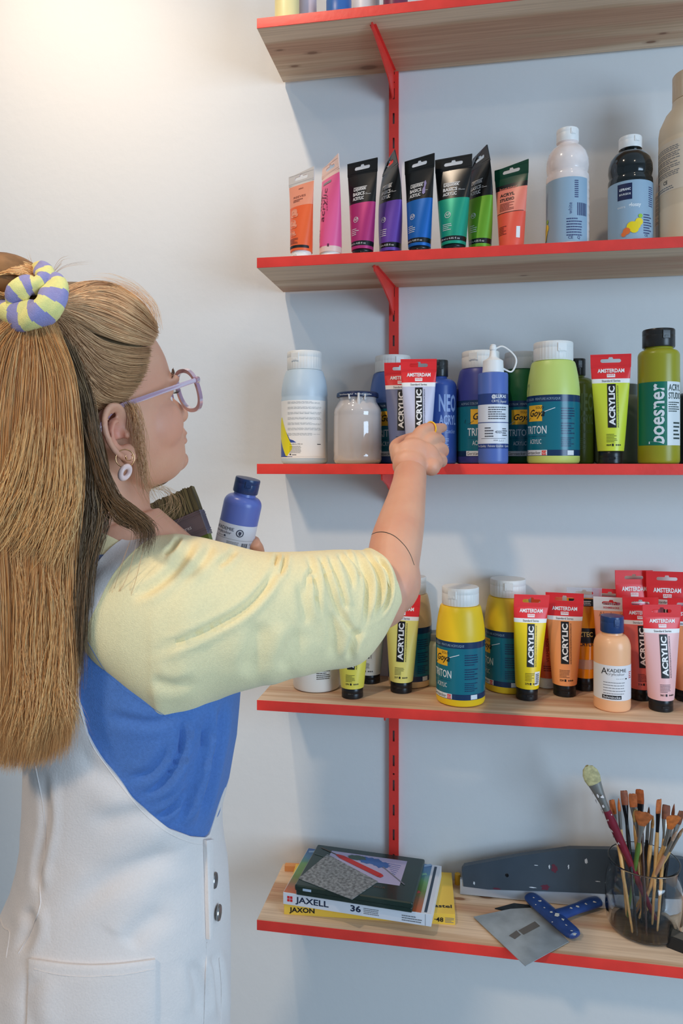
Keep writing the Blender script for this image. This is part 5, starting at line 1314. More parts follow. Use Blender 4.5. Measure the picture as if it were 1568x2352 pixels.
# sleeves
def sleeve(stations, n_l, n_r, folds, name, ex=2.2, cuffroll=True):
    rowsS = []
    for st in stations:
        px, py, Z, ax, ay, bx, by, bd = st     # A in px (ax, ay), B in px + depth bd (m)
        c = cam(px, py, Z); s = Z / FPX
        A = R_ * ax * s - U_ * ay * s; B = R_ * bx * s - U_ * by * s - D_ * bd
        rowsS.append(tuple(c) + tuple(A) + tuple(B))
    S = catmull(rowsS, n_l); P = []
    for q in S:
        P.append(ring(Vector(q[0:3]), Vector(q[3:6]), Vector(q[6:9]), n_r, ex))
    P = grid_disp(P, folds, extra=lambda i, j, p, n: n * (.0016 * noise.noise(p * 11) + .0006 * noise.noise(p * 38)))
    return P
SLF = [([(648, 1280), (612, 1345), (560, 1400), (480, 1445), (400, 1480), (320, 1508)], 9, .0042),
       ([(415, 1232), (395, 1262), (372, 1275)], 6, .003), ([(450, 1236), (410, 1300), (350, 1350), (290, 1372)], 11, .0032), ([(490, 1245), (462, 1290), (400, 1345)], 11, .002),
       ([(545, 1258), (520, 1285), (495, 1300)], 7, .0025), ([(655, 1268), (650, 1305), (640, 1325)], 5, .003), ([(640, 1268), (630, 1300)], 5, .003),
       ([(705, 1270), (722, 1320), (728, 1380), (735, 1420)], 6, .0035), ([(752, 1268), (775, 1330), (790, 1385), (800, 1400)], 6, .004), ([(775, 1268), (800, 1310), (815, 1360)], 5, .0035),
       ([(790, 1266), (818, 1300), (830, 1330)], 5, .004), ([(805, 1262), (835, 1310), (845, 1345), (842, 1400), (838, 1450)], 6, .0055), ([(828, 1262), (860, 1300), (872, 1340), (866, 1390), (845, 1440)], 6, .0045),
       ([(850, 1272), (882, 1305), (893, 1345), (884, 1390), (858, 1430)], 5, .005), ([(745, 1300), (762, 1360), (778, 1400), (800, 1440), (832, 1470)], 7, .004),
       ([(690, 1330), (700, 1400), (705, 1440)], 12, .003), ([(760, 1400), (770, 1460), (760, 1520)], 12, .0035), ([(830, 1440), (810, 1480), (800, 1520)], 8, .004), ([(600, 1420), (590, 1500), (560, 1560)], 26, .004),
       ([(690, 1440), (660, 1500), (640, 1540)], 20, .003), ([(340, 1560), (400, 1575), (460, 1560)], 14, .002), ([(735, 1275), (748, 1310), (752, 1350)], 5, .003), ([(720, 1300), (705, 1330), (712, 1370)], 5, .0025)]
def vst(px, top, bot, Z, bd, lean=0): return (px, (top + bot) / 2, Z, lean, -(bot - top) / 2, 0, 0, bd)
ST = [vst(198, 1405, 1442, .800, .045), vst(226, 1325, 1488, .800, .064), vst(264, 1268, 1536, .806, .082), vst(330, 1236, 1592, .815, .094), vst(385, 1230, 1634, .820, .098), vst(405, 1229, 1650, .822, .100), vst(430, 1233, 1640, .824, .100), vst(470, 1240, 1618, .827, .098), vst(520, 1250, 1592, .835, .092), vst(600, 1268, 1566, .850, .085),
      vst(680, 1268, 1548, .872, .075), vst(755, 1264, 1534, .900, .066, 0), (812, 1392, .925, -14, -128, 8, 0, .062), (848, 1368, .942, -24, -104, 12, -4, .055), (864, 1345, .953, -28, -82, 24, -6, .052), (872, 1331, .960, -30, -70, 32, -10, .050)]
P = sleeve(ST, 230, 150, SLF, 'sleeve')
# roll the cuff inwards
c = sum(P[-1], Vector()) / len(P[-1]); ax = (c - sum(P[-6], Vector()) / len(P[-6])).normalized()
last = P[-1]
for (sc, ad) in ((.985, .0022), (.95, .003), (.915, .0015), (.90, -.004), (.90, -.015)):
    P.append([c + (q - c) * sc + ax * ad for q in last])
g = G(); g.grid(P, 0, closed_v=True, flip=True); g.add(P[0], [list(range(len(P[0])))], 0)
SLEEVE = pbuild(g, 'sleeve', [YEL], 80, parent=SHIRT)
SLEEVE_P = P
# left sleeve, mostly out of sight
STL = [(290, 1290, .90, 20, -60, 0, 0, .06), (400, 1345, .97, 40, -60, 0, 0, .06), (455, 1440, 1.015, 60, -30, 0, 0, .055), (470, 1485, 1.03, 60, 20, 0, 0, .05), (500, 1440, 1.01, 50, 30, 0, 0, .045), (525, 1390, .995, 45, 20, 0, 0, .040)]
P = sleeve(STL, 60, 40, [], 'sleeve'); g = G(); g.grid(P, 0, closed_v=True, flip=True); pbuild(g, 'sleeve', [YEL], 80, parent=SHIRT)

# dungarees
def bound(px):
    B = [(-200, 1380), (110, 1390), (150, 1450), (166, 1540), (173, 1590), (200, 1690), (240, 1752), (300, 1828), (345, 1872), (390, 1904), (440, 1922), (474, 1924), (484, 1915), (494, 1880), (507, 1840), (560, 1700)]
    for (a, ya), (b, yb) in zip(B, B[1:]):
        if a <= px <= b: return ya + (yb - ya) * (px - a) / (b - a)
    return 1700
OVF = [([(420, 1955), (330, 1985), (240, 2030), (130, 2120)], 26, .0026), ([(100, 1760), (108, 1880), (88, 2000), (92, 2060)], 10, .003), ([(170, 1740), (260, 1790), (330, 1830)], 24, .002), ([(290, 2180), (330, 2130), (400, 2080)], 26, .0025),
       ([(440, 2200), (460, 2280), (450, 2352)], 16, .004), ([(200, 1900), (320, 1870), (400, 1880)], 22, .002), ([(490, 2180), (500, 2260), (508, 2352)], 9, .004), ([(90, 2230), (70, 2300), (90, 2400)], 20, .002), ([(60, 2080), (70, 2130), (40, 2200)], 14, .003)]
N = 200; rowsn = 150; P = [[None] * N for _ in range(rowsn)]
for j in range(N):
    a = 2 * PI * j / N
    if math.sin(a) > -.05:
        lo, hi = 1270, 2300
        for _ in range(26):
            m_ = (lo + hi) / 2; x, y, _z = proj(torso_pt(OV, m_, a))
            if y < bound(x): lo = m_
            else: hi = m_
        y0 = (lo + hi) / 2
    else:
        y0 = None
    P[0][j] = y0
# far side (chest bib and hidden hip): smooth between the two ends
ys = [P[0][j] for j in range(N)]
first = next(j for j in range(N) if ys[j] is None); lastn = max(j for j in range(N) if ys[j] is None)
for j in range(first, lastn + 1):
    u = (j - first) / (lastn - first); ys[j] = ys[first - 1] * (1 - u) + ys[(lastn + 1) % N] * u - 120 * math.sin(PI * u)
    ys[j] = max(1545, ys[j])
for i in range(rowsn):
    for j in range(N):
        py = ys[j] + (2450 - ys[j]) * i / (rowsn - 1); P[i][j] = torso_pt(OV, py, 2 * PI * j / N)
P = grid_disp(P, OVF, extra=lambda i, j, p, n: n * (.0018 * noise.noise(p * 9) + .0005 * noise.noise(p * 40)))
OVP = P
# folded hem at the top edge
cpts = [[P[0][j] * 1.0 for j in range(N)]]
inner = []
for j in range(N):
    c0 = cam(300, 1, .865); c0.z = P[0][j].z; d = (c0 - P[0][j]).normalized(); inner.append(P[0][j] + d * .0035)
inner2 = []
for j in range(N):
    c0 = cam(300, 1, .865); c0.z = P[0][j].z; d = (c0 - P[0][j]).normalized(); inner2.append(P[0][j] + d * .012 + Vector((0, 0, -.012)))
g = G(); g.grid([inner2, inner] + P, 0, closed_v=True, flip=True)
DUNG = pbuild(g, 'dungarees', [DEN], 70)
ogrid = G(); ogrid.grid(P, 0, closed_v=True); BVH_OV = bvh_of(ogrid.v, ogrid.f)
# trouser legs and shoes
for sg in (-1, 1):
    hp = cam(250, 2440, .865) + (R_ * .050 - D_ * .03) * sg; g = G()
    pts = [Vector((hp.x, hp.y, z)) for z in (hp.z + .015, .72, .5, .3, .10)]
    g.tube(pts, [.088, .092, .090, .088, .088], 40); pbuild(g, 'trouser_leg', [DEN], 60, parent=DUNG)
    g = G(); q = Vector((hp.x, hp.y, .045))
    g.tube([q - HF0 * .06, q - HF0 * .02, q + HF0 * .08, q + HF0 * .15, q + HF0 * .18], [.03, .043, .043, .038, .02], 24, flat=(1.0, 1.0)); pbuild(g, 'shoe', [paint((210, 206, 200))], 60)

def surf_line(g, bvh, pts, r, n=60, off=.0, seg=6, mi=0, flat=None, bmiss=None):
    C = catmull(pts, n); q = []
    for x, y in C:
        h = ray(bvh, x, y)
        if h[0] is None: continue
        nn = h[1] if h[1].dot(CAM - h[0]) > 0 else -h[1]
        q.append(h[0] + nn * off)
    if len(q) > 2: g.tube(q, r, seg, mi, flat=flat)
    return q
# seams (part of the garment)
g = G()
surf_line(g, BVH_OV, [(82, 1760), (100, 1860), (104, 1950), (92, 2030), (92, 2080), (70, 2140), (42, 2190)], .0007, off=.0)
surf_line(g, BVH_OV, [(176, 1600), (206, 1700), (246, 1762), (302, 1836), (345, 1882), (390, 1915), (440, 1936), (466, 1940)], .0005, off=.0)
surf_line(g, BVH_OV, [(474, 2165), (472, 2250), (468, 2352)], .0008, off=.0003)
surf_line(g, BVH_OV, [(503, 2200), (508, 2270), (506, 2352)], .0006, off=.0003)
pbuild(g, 'seam', [DEN], 60, parent=DUNG)
# side placket with metal buttons
def patch(g, bvh, corners, off, thick, nx=24, ny=24, sag=0.0, mi=0):
    """corners: TL, TR, BR, BL in picture; projected on the garment"""
    P = []
    for i in range(ny + 1):
        row = []; v = i / ny
        for j in range(nx + 1):
            u = j / nx
            x = (corners[0][0] * (1 - u) + corners[1][0] * u) * (1 - v) + (corners[3][0] * (1 - u) + corners[2][0] * u) * v
            y = (corners[0][1] * (1 - u) + corners[1][1] * u) * (1 - v) + (corners[3][1] * (1 - u) + corners[2][1] * u) * v + sag * math.sin(PI * u) * (1 - v)
            h = ray(bvh, x, y)
            if h[0] is None: return None
            nn = h[1] if h[1].dot(CAM - h[0]) > 0 else -h[1]
            e = .0 if 0 < i and 0 < j < nx else -.0012
            row.append((h[0] + nn * (off + e), nn))
        P.append(row)
    F = [[a for a, n in r] for r in P]; Bk = [[a - n * thick for a, n in r] for r in P]
    g.grid(F, mi); g.grid(Bk, mi, flip=True)
    for A, B in ((F[0], Bk[0]), (F[-1], Bk[-1]), ([r[0] for r in F], [r[0] for r in Bk]), ([r[-1] for r in F], [r[-1] for r in Bk])): g.grid([A, B], mi)
    return P
g = G(); patch(g, BVH_OV, [(72, 2200), (355, 2200), (352, 2362), (64, 2362)], .0045, .003, sag=14); PK = pbuild(g, 'pocket', [DEN], 40, parent=DUNG)
g = G()
vg = G(); patch(vg, BVH_OV, [(72, 2200), (355, 2200), (352, 2362), (64, 2362)], .0045, .003, sag=14); BV = bvh_of(vg.v, vg.f)
surf_line(g, BV, [(78, 2226), (140, 2240), (210, 2243), (290, 2238), (352, 2226)], .0004, off=.0001)
surf_line(g, BVH_OV, [(0, 2108), (8, 2130), (20, 2138), (22, 2150), (14, 2200)], .0007, off=.0)
pbuild(g, 'pocket_stitching', [DEN], 60, parent=DUNG)
g = G(); patch(g, BVH_OV, [(466, 1928), (483, 1926), (480, 2150), (472, 2156)], .0060, .0045, nx=6, ny=40)
pbuild(g, 'side_placket', [DEN], 50, parent=DUNG)
MET = mat('nickel_button', rgb(150, 148, 146, 1.1), .28, metal=.9)
for (x, y) in ((487, 2022), (496, 2096)):
    h = ray(BVH_OV, x, y); nn = h[1] if h[1].dot(CAM - h[0]) > 0 else -h[1]
    nn = (nn * .55 + R_ * .85).normalized(); Mq = nn.to_track_quat('Z', 'Y').to_matrix(); g = G()
    g.lathe([(0, .0045), (.004, .0045), (.0055, .005), (.0078, .0048), (.0086, .0036), (.0082, .002), (.003, .001), (.003, 0)], 32)
    g.v = [tuple(h[0] + Mq @ Vector(v)) for v in g.v]; pbuild(g, 'button', [MET], 40, parent=DUNG)
# shoulder strap over the sleeve
allg = G(); allg.grid(SLEEVE_P, 0, closed_v=True); allg.grid(shirtP, 0, closed_v=True); allg.grid(OVP, 0, closed_v=True); BVH_CL = bvh_of(allg.v, allg.f)
L_ = catmull([(172, 1600), (180, 1520), (188, 1450), (196, 1385), (215, 1318), (255, 1262), (300, 1228), (318, 1218)], 60)
R2 = catmull([(180, 1615), (186, 1530), (197, 1448), (224, 1388), (256, 1325), (292, 1280), (325, 1250), (345, 1238)], 60)
L_ = np.array(L_); L_[:, 0] -= np.linspace(30, 0, 60) ** .8
F = []
for a, b in zip(L_, R2):
    row = []
    for u in np.linspace(0, 1, 9):
        x, y = a * (1 - u) + b * u; h = ray(BVH_CL, x, y)
        if h[0] is None: h = (cam(x, y, .80), (CAM - cam(x, y, .80)).normalized())
        row.append([h[0], 0])
    F.append(row)
# smooth the depth so the strap lies evenly, just above the cloth
Zs = np.array([[ (c[0] - CAM).dot(D_) for c in r] for r in F])

for _ in range(12):
    Z2 = Zs.copy(); Z2[1:-1] = (Zs[:-2] + 2 * Zs[1:-1] + Zs[2:]) / 4; Z2[:, 1:-1] = (Z2[:, :-2] + 2 * Z2[:, 1:-1] + Z2[:, 2:]) / 4; Zs = np.minimum(Z2, Zs)
Q = []
for i, (a, b) in enumerate(zip(L_, R2)):
    Q.append([cam(*(a * (1 - u) + b * u), Zs[i][k] - .0035) for k, u in enumerate(np.linspace(0, 1, 9))])
Bk = [[q + (q - CAM).normalized() * .003 for q in r] for r in Q]
g = G(); g.grid(Q, 0); g.grid(Bk, 0, flip=True)
for A, B in ((Q[0], Bk[0]), (Q[-1], Bk[-1]), ([r[0] for r in Q], [r[0] for r in Bk]), ([r[-1] for r in Q], [r[-1] for r in Bk])): g.grid([A, B], 0)
pbuild(g, 'shoulder_strap', [DEN], 40, parent=DUNG)
# raglan seam stitching
g = G(); surf_line(g, BVH_CL, [(196, 1466), (245, 1545), (300, 1596), (350, 1626), (398, 1656)], .0003, n=90, off=.0); pbuild(g, 'raglan_seam', [BLU], 60, parent=SHIRT)
# ------------------------------------------------------------------ hair
def hairmat(name, base, dark, light_):
    m = bpy.data.materials.new(name); m.use_nodes = True; nt = m.node_tree; b = nt.nodes['Principled BSDF']
    at = nt.nodes.new('ShaderNodeAttribute'); at.attribute_name = 'strand_tone'
    cr = nt.nodes.new('ShaderNodeValToRGB'); e = cr.color_ramp.elements
    e[0].position = 0; e[0].color = dark; e[1].position = 1; e[1].color = light_; q = e.new(.5); q.color = base
    nt.links.new(at.outputs['Fac'], cr.inputs[0]); nt.links.new(cr.outputs[0], b.inputs['Base Color'])
    b.inputs['Roughness'].default_value = .42; b.inputs['Specular IOR Level'].default_value = .45
    return m
HM_GOLD = hairmat('golden_hair', rgb(208, 152, 94, 1.2), rgb(158, 104, 58, 1.15), rgb(236, 190, 132, 1.25))
HM_ASH = hairmat('ash_blond_hair', rgb(196, 148, 104, 1.12), rgb(122, 84, 52, 1.1), rgb(234, 190, 142, 1.2))
HM_DARK = hairmat('dark_brown_hair', rgb(128, 100, 70, 1.1), rgb(78, 60, 42, 1.1), rgb(176, 146, 106, 1.1))  # darker brown strands for the side layer, brows and lashes
def hair_under(name, c): return mat(name, rgb(*c, 1.1), .6, noise_amt=.4, noise_scale=60)

class Strands:
    def __init__(s, mt, seed=1): s.v = []; s.f = []; s.t = []; s.m = mt; s.rnd = random.Random(seed); s.np = 0
    def strand(s, pts, r, tone):
        n = len(pts); base = len(s.v); up = D_
        for i, p in enumerate(pts):
            t = (pts[min(i + 1, n - 1)] - pts[max(i - 1, 0)])
            if t.length < 1e-9: t = Vector((0, 0, 1))
            t.normalize(); u = up - t * up.dot(t)
            if u.length < 1e-3: u = R_.copy()
            u.normalize(); v = t.cross(u)
            k = i / (n - 1); rr = r * min(1, .45 + 4 * k, max(.12, 3.2 * (1 - k)))
            for a in (0, 2.094, 4.189): s.v.append(p + (u * math.cos(a) + v * math.sin(a)) * rr); s.t.append(tone)
        for i in range(n - 1):
            o = base + i * 3
            for j in range(3): s.f.append((o + j, o + (j + 1) % 3, o + 3 + (j + 1) % 3, o + 3 + j))
    def field(s, guides, count, npts=18, r=(.00022, .0005), jit=.0025, end_var=.06, clump=0.0, tone=(0.0, 1.0), wave=.0015, sub=None, dz=.0):
        """guides: list of lists of world points; strands interpolate across neighbouring guides"""
        Gd = [catmull([tuple(p) for p in g_], 40) for g_ in guides]; Gd = np.array(Gd); ng = len(Gd); rnd = s.rnd
        cl = [rnd.random() for _ in range(int(count / 14) + 4)]
        for _ in range(count):
            if rnd.random() < clump:
                c = rnd.choice(cl); w_ = c + rnd.gauss(0, .006); tn = (c * 7919) % 1.0
            else: w_ = rnd.random(); tn = rnd.random()
            w_ = max(0, min(.9999, w_)); x = w_ * (ng - 1); k = int(x); u = x - k
            line = Gd[k] * (1 - u) + Gd[min(k + 1, ng - 1)] * u
            a = rnd.uniform(0, end_var * .4) if sub is None else rnd.uniform(*sub[0]); b = 1 - abs(rnd.gauss(0, end_var)) if sub is None else rnd.uniform(*sub[1])
            if b <= a + .1: b = a + .3
            j0 = Vector((rnd.gauss(0, jit), rnd.gauss(0, jit), rnd.gauss(0, jit * .5))); j1 = Vector((rnd.gauss(0, jit * 1.7), rnd.gauss(0, jit * 1.4), rnd.gauss(0, jit)))
            ph = rnd.uniform(0, 6.28); fr = rnd.uniform(1.0, 3.2); am = rnd.uniform(0, wave)
            pts = []
            for i in range(npts):
                t = a + (b - a) * i / (npts - 1); q = t * 39; kk = min(38, int(q)); f_ = q - kk
                p = Vector(line[kk] * (1 - f_) + line[kk + 1] * f_)
                p += j0 * (1 - t) + j1 * t + (R_ * math.sin(ph + fr * t * 6.28) + D_ * math.cos(ph + fr * t * 5)) * am * min(1, 2 * t) - D_ * dz
                pts.append(p)
            s.strand(pts, rnd.uniform(*r), tone[0] + (tone[1] - tone[0]) * (.65 * tn + .35 * rnd.random()))
    def build(s, name, parent):
        me = bpy.data.meshes.new(name); me.from_pydata([tuple(Vector(v) - PL) for v in s.v], [], s.f)
        at = me.attributes.new('strand_tone', 'FLOAT', 'POINT'); at.data.foreach_set('value', s.t)
        me.materials.append(s.m); me.shade_smooth(); o = bpy.data.objects.new(name, me); COL.objects.link(o); o.parent = parent
        return o

# under-volume of the hair on the skull (closed, slightly larger than the skull, hairline left free)
sc = G(); HPb = []
for q in catmull([(u_, ff, fb, w_, fc) for u_, ff, fb, w_, fc in HT], 60):
    u_, ff, fb, w_, fc = q; row = []
    grow = .010 + .006 * max(0, min(1, (u_ - .02) / .08))
    for j in range(80):
        a_ = 2 * PI * j / 80; ca, sa = math.cos(a_), math.sin(a_)
        lim = (.066 - .0 * u_) if u_ > .085 else (.066 - (.085 - u_) * .62)       # hairline: further back lower down
        if u_ < .028: lim = min(lim, .006 + (u_ - .028) * 2.2)
        if u_ < .010: lim = -.036
        f_ = fc + ((ff - fc + grow) if ca > 0 else (fc - fb + grow)) * ca; rr = (w_ + grow) * sa
        if f_ > lim:                                       # tuck under the skin in front of the hairline
            k = max(.72, 1 - (f_ - lim) * 9); rr *= k; f_ = fc + (f_ - fc) * k
        row.append(hd(f_, rr, u_ + grow * (1 if u_ > .05 else 0)))
    HPb.append(row)
sc.grid(HPb, 0, closed_v=True); sc.add(HPb[0], [list(range(80))])
BVH_SC = bvh_of(sc.v + [tuple(v) for v in bverts], sc.f + [[i + len(sc.v) for i in p.vertices] for p in me.polygons])
HAIR = pbuild(sc, 'hair', [hair_under('hair_under_brown', (118, 92, 60))], 80)
def sp(px, py, off=.003, Zf=.80):
    h = ray(BVH_SC, px, py)
    if h[0] is None: return cam(px, py, Zf)
    return h[0] + (CAM - h[0]).normalized() * off
ZK = .720
def sweep(pts, off=.004, last=2):
    out = [sp(x, y, off, .86) for x, y in pts[:-last]]
    # ease the last points toward the knot depth
    z0 = (out[-1] - CAM).dot(D_)
    for i, (x, y) in enumerate(pts[-last:]): out.append(cam(x, y, z0 + (ZK - z0) * (i + 1) / last))
    return out
top = [[(350, 742), (318, 692), (262, 656), (205, 652), (150, 676), (108, 700)], [(354, 752), (318, 706), (262, 672), (204, 668), (150, 688), (108, 703)], [(356, 764), (310, 726), (255, 695), (200, 686), (150, 695), (108, 706)],
       [(352, 774), (305, 748), (250, 720), (198, 705), (150, 703), (108, 709)], [(348, 784), (300, 768), (246, 748), (195, 726), (148, 713), (108, 712)], [(340, 792), (292, 786), (240, 770), (190, 744), (146, 722), (106, 714)]]
side = [[(342, 800), (300, 800), (240, 788), (190, 760), (145, 732), (106, 716)], [(338, 830), (290, 830), (235, 812), (185, 775), (142, 738), (104, 718)], [(328, 858), (280, 860), (228, 836), (180, 790), (140, 745), (102, 720)],
        [(312, 888), (262, 884), (218, 858), (175, 808), (136, 750), (100, 722)], [(292, 915), (246, 908), (205, 876), (168, 822), (130, 757), (98, 724)], [(252, 926), (222, 918), (192, 890), (160, 836), (126, 764), (96, 726)],
        [(222, 940), (204, 930), (180, 903), (152, 848), (122, 770), (94, 727)]]
S = Strands(HM_ASH, 3)
S.field([sweep(p, .006) for p in side], 3800, r=(.00022, .00045), jit=.0022, end_var=.02, clump=.65, tone=(0, .8))
S.field([sweep(p, .009) for p in top], 3600, r=(.00022, .00048), jit=.0022, end_var=.02, clump=.6, tone=(.30, 1.0))
# loose baby hairs at the hairline and above the crown
S.field([[cam(352, 745, .84), cam(345, 700, .84), cam(300, 662, .84), cam(240, 642, .83), cam(170, 655, .80)], [cam(360, 770, .84), cam(352, 710, .84), cam(318, 668, .84), cam(262, 640, .83), cam(200, 642, .81)]], 60, r=(.00008, .00014), jit=.004, end_var=.3, tone=(.6, 1), wave=.004)
S.build('swept_back_hair', HAIR)

# falling hair behind and over the shoulder
def fall(pts): return [cam(x, y, z) for x, y, z in pts]
ub = G(); RW = []
for (py, l, r, Z, hd_) in ((735, -30, 120, .745, .030), (780, -60, 140, .735, .035), (860, -90, 158, .725, .035), (980, -110, 166, .720, .035), (1100, -110, 172, .718, .035), (1250, -100, 168, .720, .034), (1400, -95, 150, .722, .032), (1550, -90, 138, .724, .030), (1660, -80, 122, .726, .022), (1695, -60, 100, .728, .010)):
    c = cam((l + r) / 2, py, Z + hd_ * .6); w_ = (r - l) / 2 * (Z + hd_ * .6) / FPX; RW.append(tuple(c) + (w_, hd_))
RW = catmull(RW, 60); P = [[Vector(q[:3]) + R_ * q[3] * math.cos(2 * PI * j / 48) + D_ * q[4] * math.sin(2 * PI * j / 48) for j in range(48)] for q in RW]
ub.grid(P, 0, closed_v=True); ub.add(P[0], [list(range(48))]); ub.add(P[-1], [list(range(48))[::-1]])
pbuild(ub, 'hair_length', [hair_under('hair_under_gold', (150, 104, 60))], 80, parent=HAIR)
zf = lambda y: .700 + .014 * max(0, min(1, (y - 900) / 500))
def F_(pts, dz=0): return [cam(x, y, zf(y) + dz) for x, y in pts]
g1 = [F_([(40, 735), (-30, 800), (-70, 950), (-80, 1150), (-70, 1350), (-60, 1550), (-40, 1735)]), F_([(55, 735), (5, 810), (-25, 950), (-30, 1150), (-20, 1350), (-10, 1560), (-5, 1755)]), F_([(68, 738), (40, 830), (25, 980), (20, 1180), (30, 1380), (30, 1580), (10, 1768)]),
      F_([(78, 740), (80, 850), (70, 1000), (75, 1200), (70, 1400), (75, 1590), (38, 1768)]), F_([(88, 738), (112, 860), (118, 1000), (118, 1180), (112, 1380), (115, 1580), (76, 1762)]), F_([(98, 735), (140, 850), (155, 980), (158, 1120), (140, 1340), (145, 1560), (118, 1750)]),
      F_([(105, 732), (155, 850), (172, 990), (176, 1120), (160, 1330), (160, 1540), (154, 1725)])]
S = Strands(HM_GOLD, 5)
S.field(g1, 13000, npts=22, r=(.0002, .00045), jit=.0030, end_var=.045, clump=.75, tone=(0, 1), wave=.0018)
# feathered locks crossing the lengths
lk = [F_([(60, 900), (30, 1050), (-20, 1180), (-60, 1240)], -.012), F_([(110, 960), (90, 1120), (50, 1230), (10, 1290)], -.012), F_([(150, 1000), (150, 1120), (120, 1230), (95, 1300)], -.012), F_([(172, 1000), (176, 1150), (150, 1260), (130, 1330)], -.012)]
S.field(lk, 700, npts=18, r=(.0002, .0004), jit=.004, clump=.85, tone=(.5, 1), wave=.003, sub=((0, .4), (.65, 1)))
lk2 = [F_([(30, 1250), (60, 1400), (40, 1600), (-10, 1740)], -.010), F_([(80, 1300), (60, 1480), (75, 1620), (60, 1740)], -.010), F_([(120, 1300), (150, 1420), (120, 1600), (80, 1735)], -.010), F_([(150, 1350), (135, 1500), (160, 1620), (190, 1680)], -.010)]
S.field(lk2, 700, npts=18, r=(.0002, .0004), jit=.004, clump=.85, tone=(.4, 1), wave=.003, sub=((0, .4), (.75, 1)))
S.build('golden_lengths', HAIR)
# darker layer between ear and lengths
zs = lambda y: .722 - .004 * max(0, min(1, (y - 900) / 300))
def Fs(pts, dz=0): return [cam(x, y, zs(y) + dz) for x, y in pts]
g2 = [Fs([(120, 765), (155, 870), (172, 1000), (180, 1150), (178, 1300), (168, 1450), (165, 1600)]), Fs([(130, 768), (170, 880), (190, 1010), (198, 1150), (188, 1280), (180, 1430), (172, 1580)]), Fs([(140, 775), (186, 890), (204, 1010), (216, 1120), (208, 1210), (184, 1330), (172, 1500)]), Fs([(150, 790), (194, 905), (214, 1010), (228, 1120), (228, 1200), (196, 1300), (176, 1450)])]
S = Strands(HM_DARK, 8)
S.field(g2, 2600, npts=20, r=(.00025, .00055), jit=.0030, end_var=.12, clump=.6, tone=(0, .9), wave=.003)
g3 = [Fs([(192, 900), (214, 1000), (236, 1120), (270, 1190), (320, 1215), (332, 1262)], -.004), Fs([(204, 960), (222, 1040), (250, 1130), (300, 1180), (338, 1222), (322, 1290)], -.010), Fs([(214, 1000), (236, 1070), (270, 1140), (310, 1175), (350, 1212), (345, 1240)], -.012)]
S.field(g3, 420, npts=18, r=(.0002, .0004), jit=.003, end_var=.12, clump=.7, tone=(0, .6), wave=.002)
S.build('dark_side_hair', HAIR)
# sideburn wisps and single stray hairs
S = Strands(HM_ASH, 11)
fz = .775
S.field([[cam(292, 925, .775), cam(310, 965, .778), cam(322, 1040, .79), cam(330, 1120, .80), cam(352, 1180, .80)], [cam(300, 915, .78), cam(318, 970, .787), cam(325, 1050, .80), cam(345, 1120, .82), cam(390, 1180, .83)]], 90, r=(.00012, .00024), jit=.0035, end_var=.2, tone=(.3, 1), wave=.003, npts=16)
S.field([[cam(282, 925, .775), cam(300, 945, .772), cam(305, 985, .772), cam(308, 1030, .775)], [cam(300, 918, .785), cam(312, 940, .782), cam(318, 1000, .782), cam(320, 1060, .785)]], 90, r=(.00012, .00022), jit=.003, end_var=.2, tone=(.1, .7), wave=.002, npts=12)
S.field([[cam(335, 1120, .80), cam(372, 1130, .81), cam(372, 1170, .80), cam(335, 1190, .79)], [cam(345, 1105, .82), cam(400, 1130, .83), cam(424, 1170, .82), cam(395, 1210, .80)]], 26, r=(.00010, .00018), jit=.004, end_var=.15, tone=(.4, .9), wave=.003, npts=16)
for pts in ([(318, 1230, .735), (290, 1330, .73), (250, 1400, .73), (238, 1480, .74), (246, 1520, .74)], [(330, 1262, .735), (300, 1360, .73), (262, 1440, .735)], [(300, 1240, .735), (262, 1340, .73), (240, 1400, .73)], [(172, 1560, .735), (188, 1640, .735), (222, 1700, .735)],
            [(112, 640, .78), (135, 600, .78), (158, 590, .79)], [(112, 640, .78), (150, 612, .78), (212, 602, .80)], [(100, 650, .78), (75, 610, .78), (65, 580, .78)], [(110, 640, .78), (140, 608, .78), (150, 598, .79)]):
    C = catmull([tuple(cam(*p)) for p in pts], 14)
    for _ in range(3):
        o = Vector((S.rnd.gauss(0, .002), S.rnd.gauss(0, .001), S.rnd.gauss(0, .002))); S.strand([Vector(c) + o * (i / 13) for i, c in enumerate(C)], .00014, S.rnd.random())
S.build('loose_strands', HAIR)
# bun
bun = G(); Mb = Matrix((R_, D_, U_)).transposed(); bc = cam(28, 648, .735)
bun.ball(bc, (.040, .036, .027), 32, 0, Mb @ Matrix.Rotation(.35, 3, 'Y')); bun.ball(cam(70, 690, .735), (.024, .022, .022), 24)
pbuild(bun, 'hair_bun', [hair_under('hair_under_gold', (150, 104, 60))], 80, parent=HAIR)
S = Strands(HM_GOLD, 14)
for lay in range(1100):
    a0 = S.rnd.uniform(-.5, PI + .9); rr = S.rnd.uniform(.84, 1.08); tilt = S.rnd.uniform(-1, 1); pts = []
    for i in range(16):
        a = a0 + (1.9 * i / 15 - .6); x = 26 + 78 * math.cos(a) * rr * (1 - .35 * abs(tilt)) ; y = 652 - 52 * math.sin(a) * rr * (1 - .5 * abs(tilt))
        pts.append(cam(x, y, .735 - .038 * math.sqrt(max(0, 1 - ((x - 26) / 92) ** 2 * .9)) * (1 - .55 * (1 - abs(tilt))) + S.rnd.uniform(-.001, .001)))
    S.strand(pts, S.rnd.uniform(.0003, .0006), (a0 * 3.3 + tilt) % 1.0)
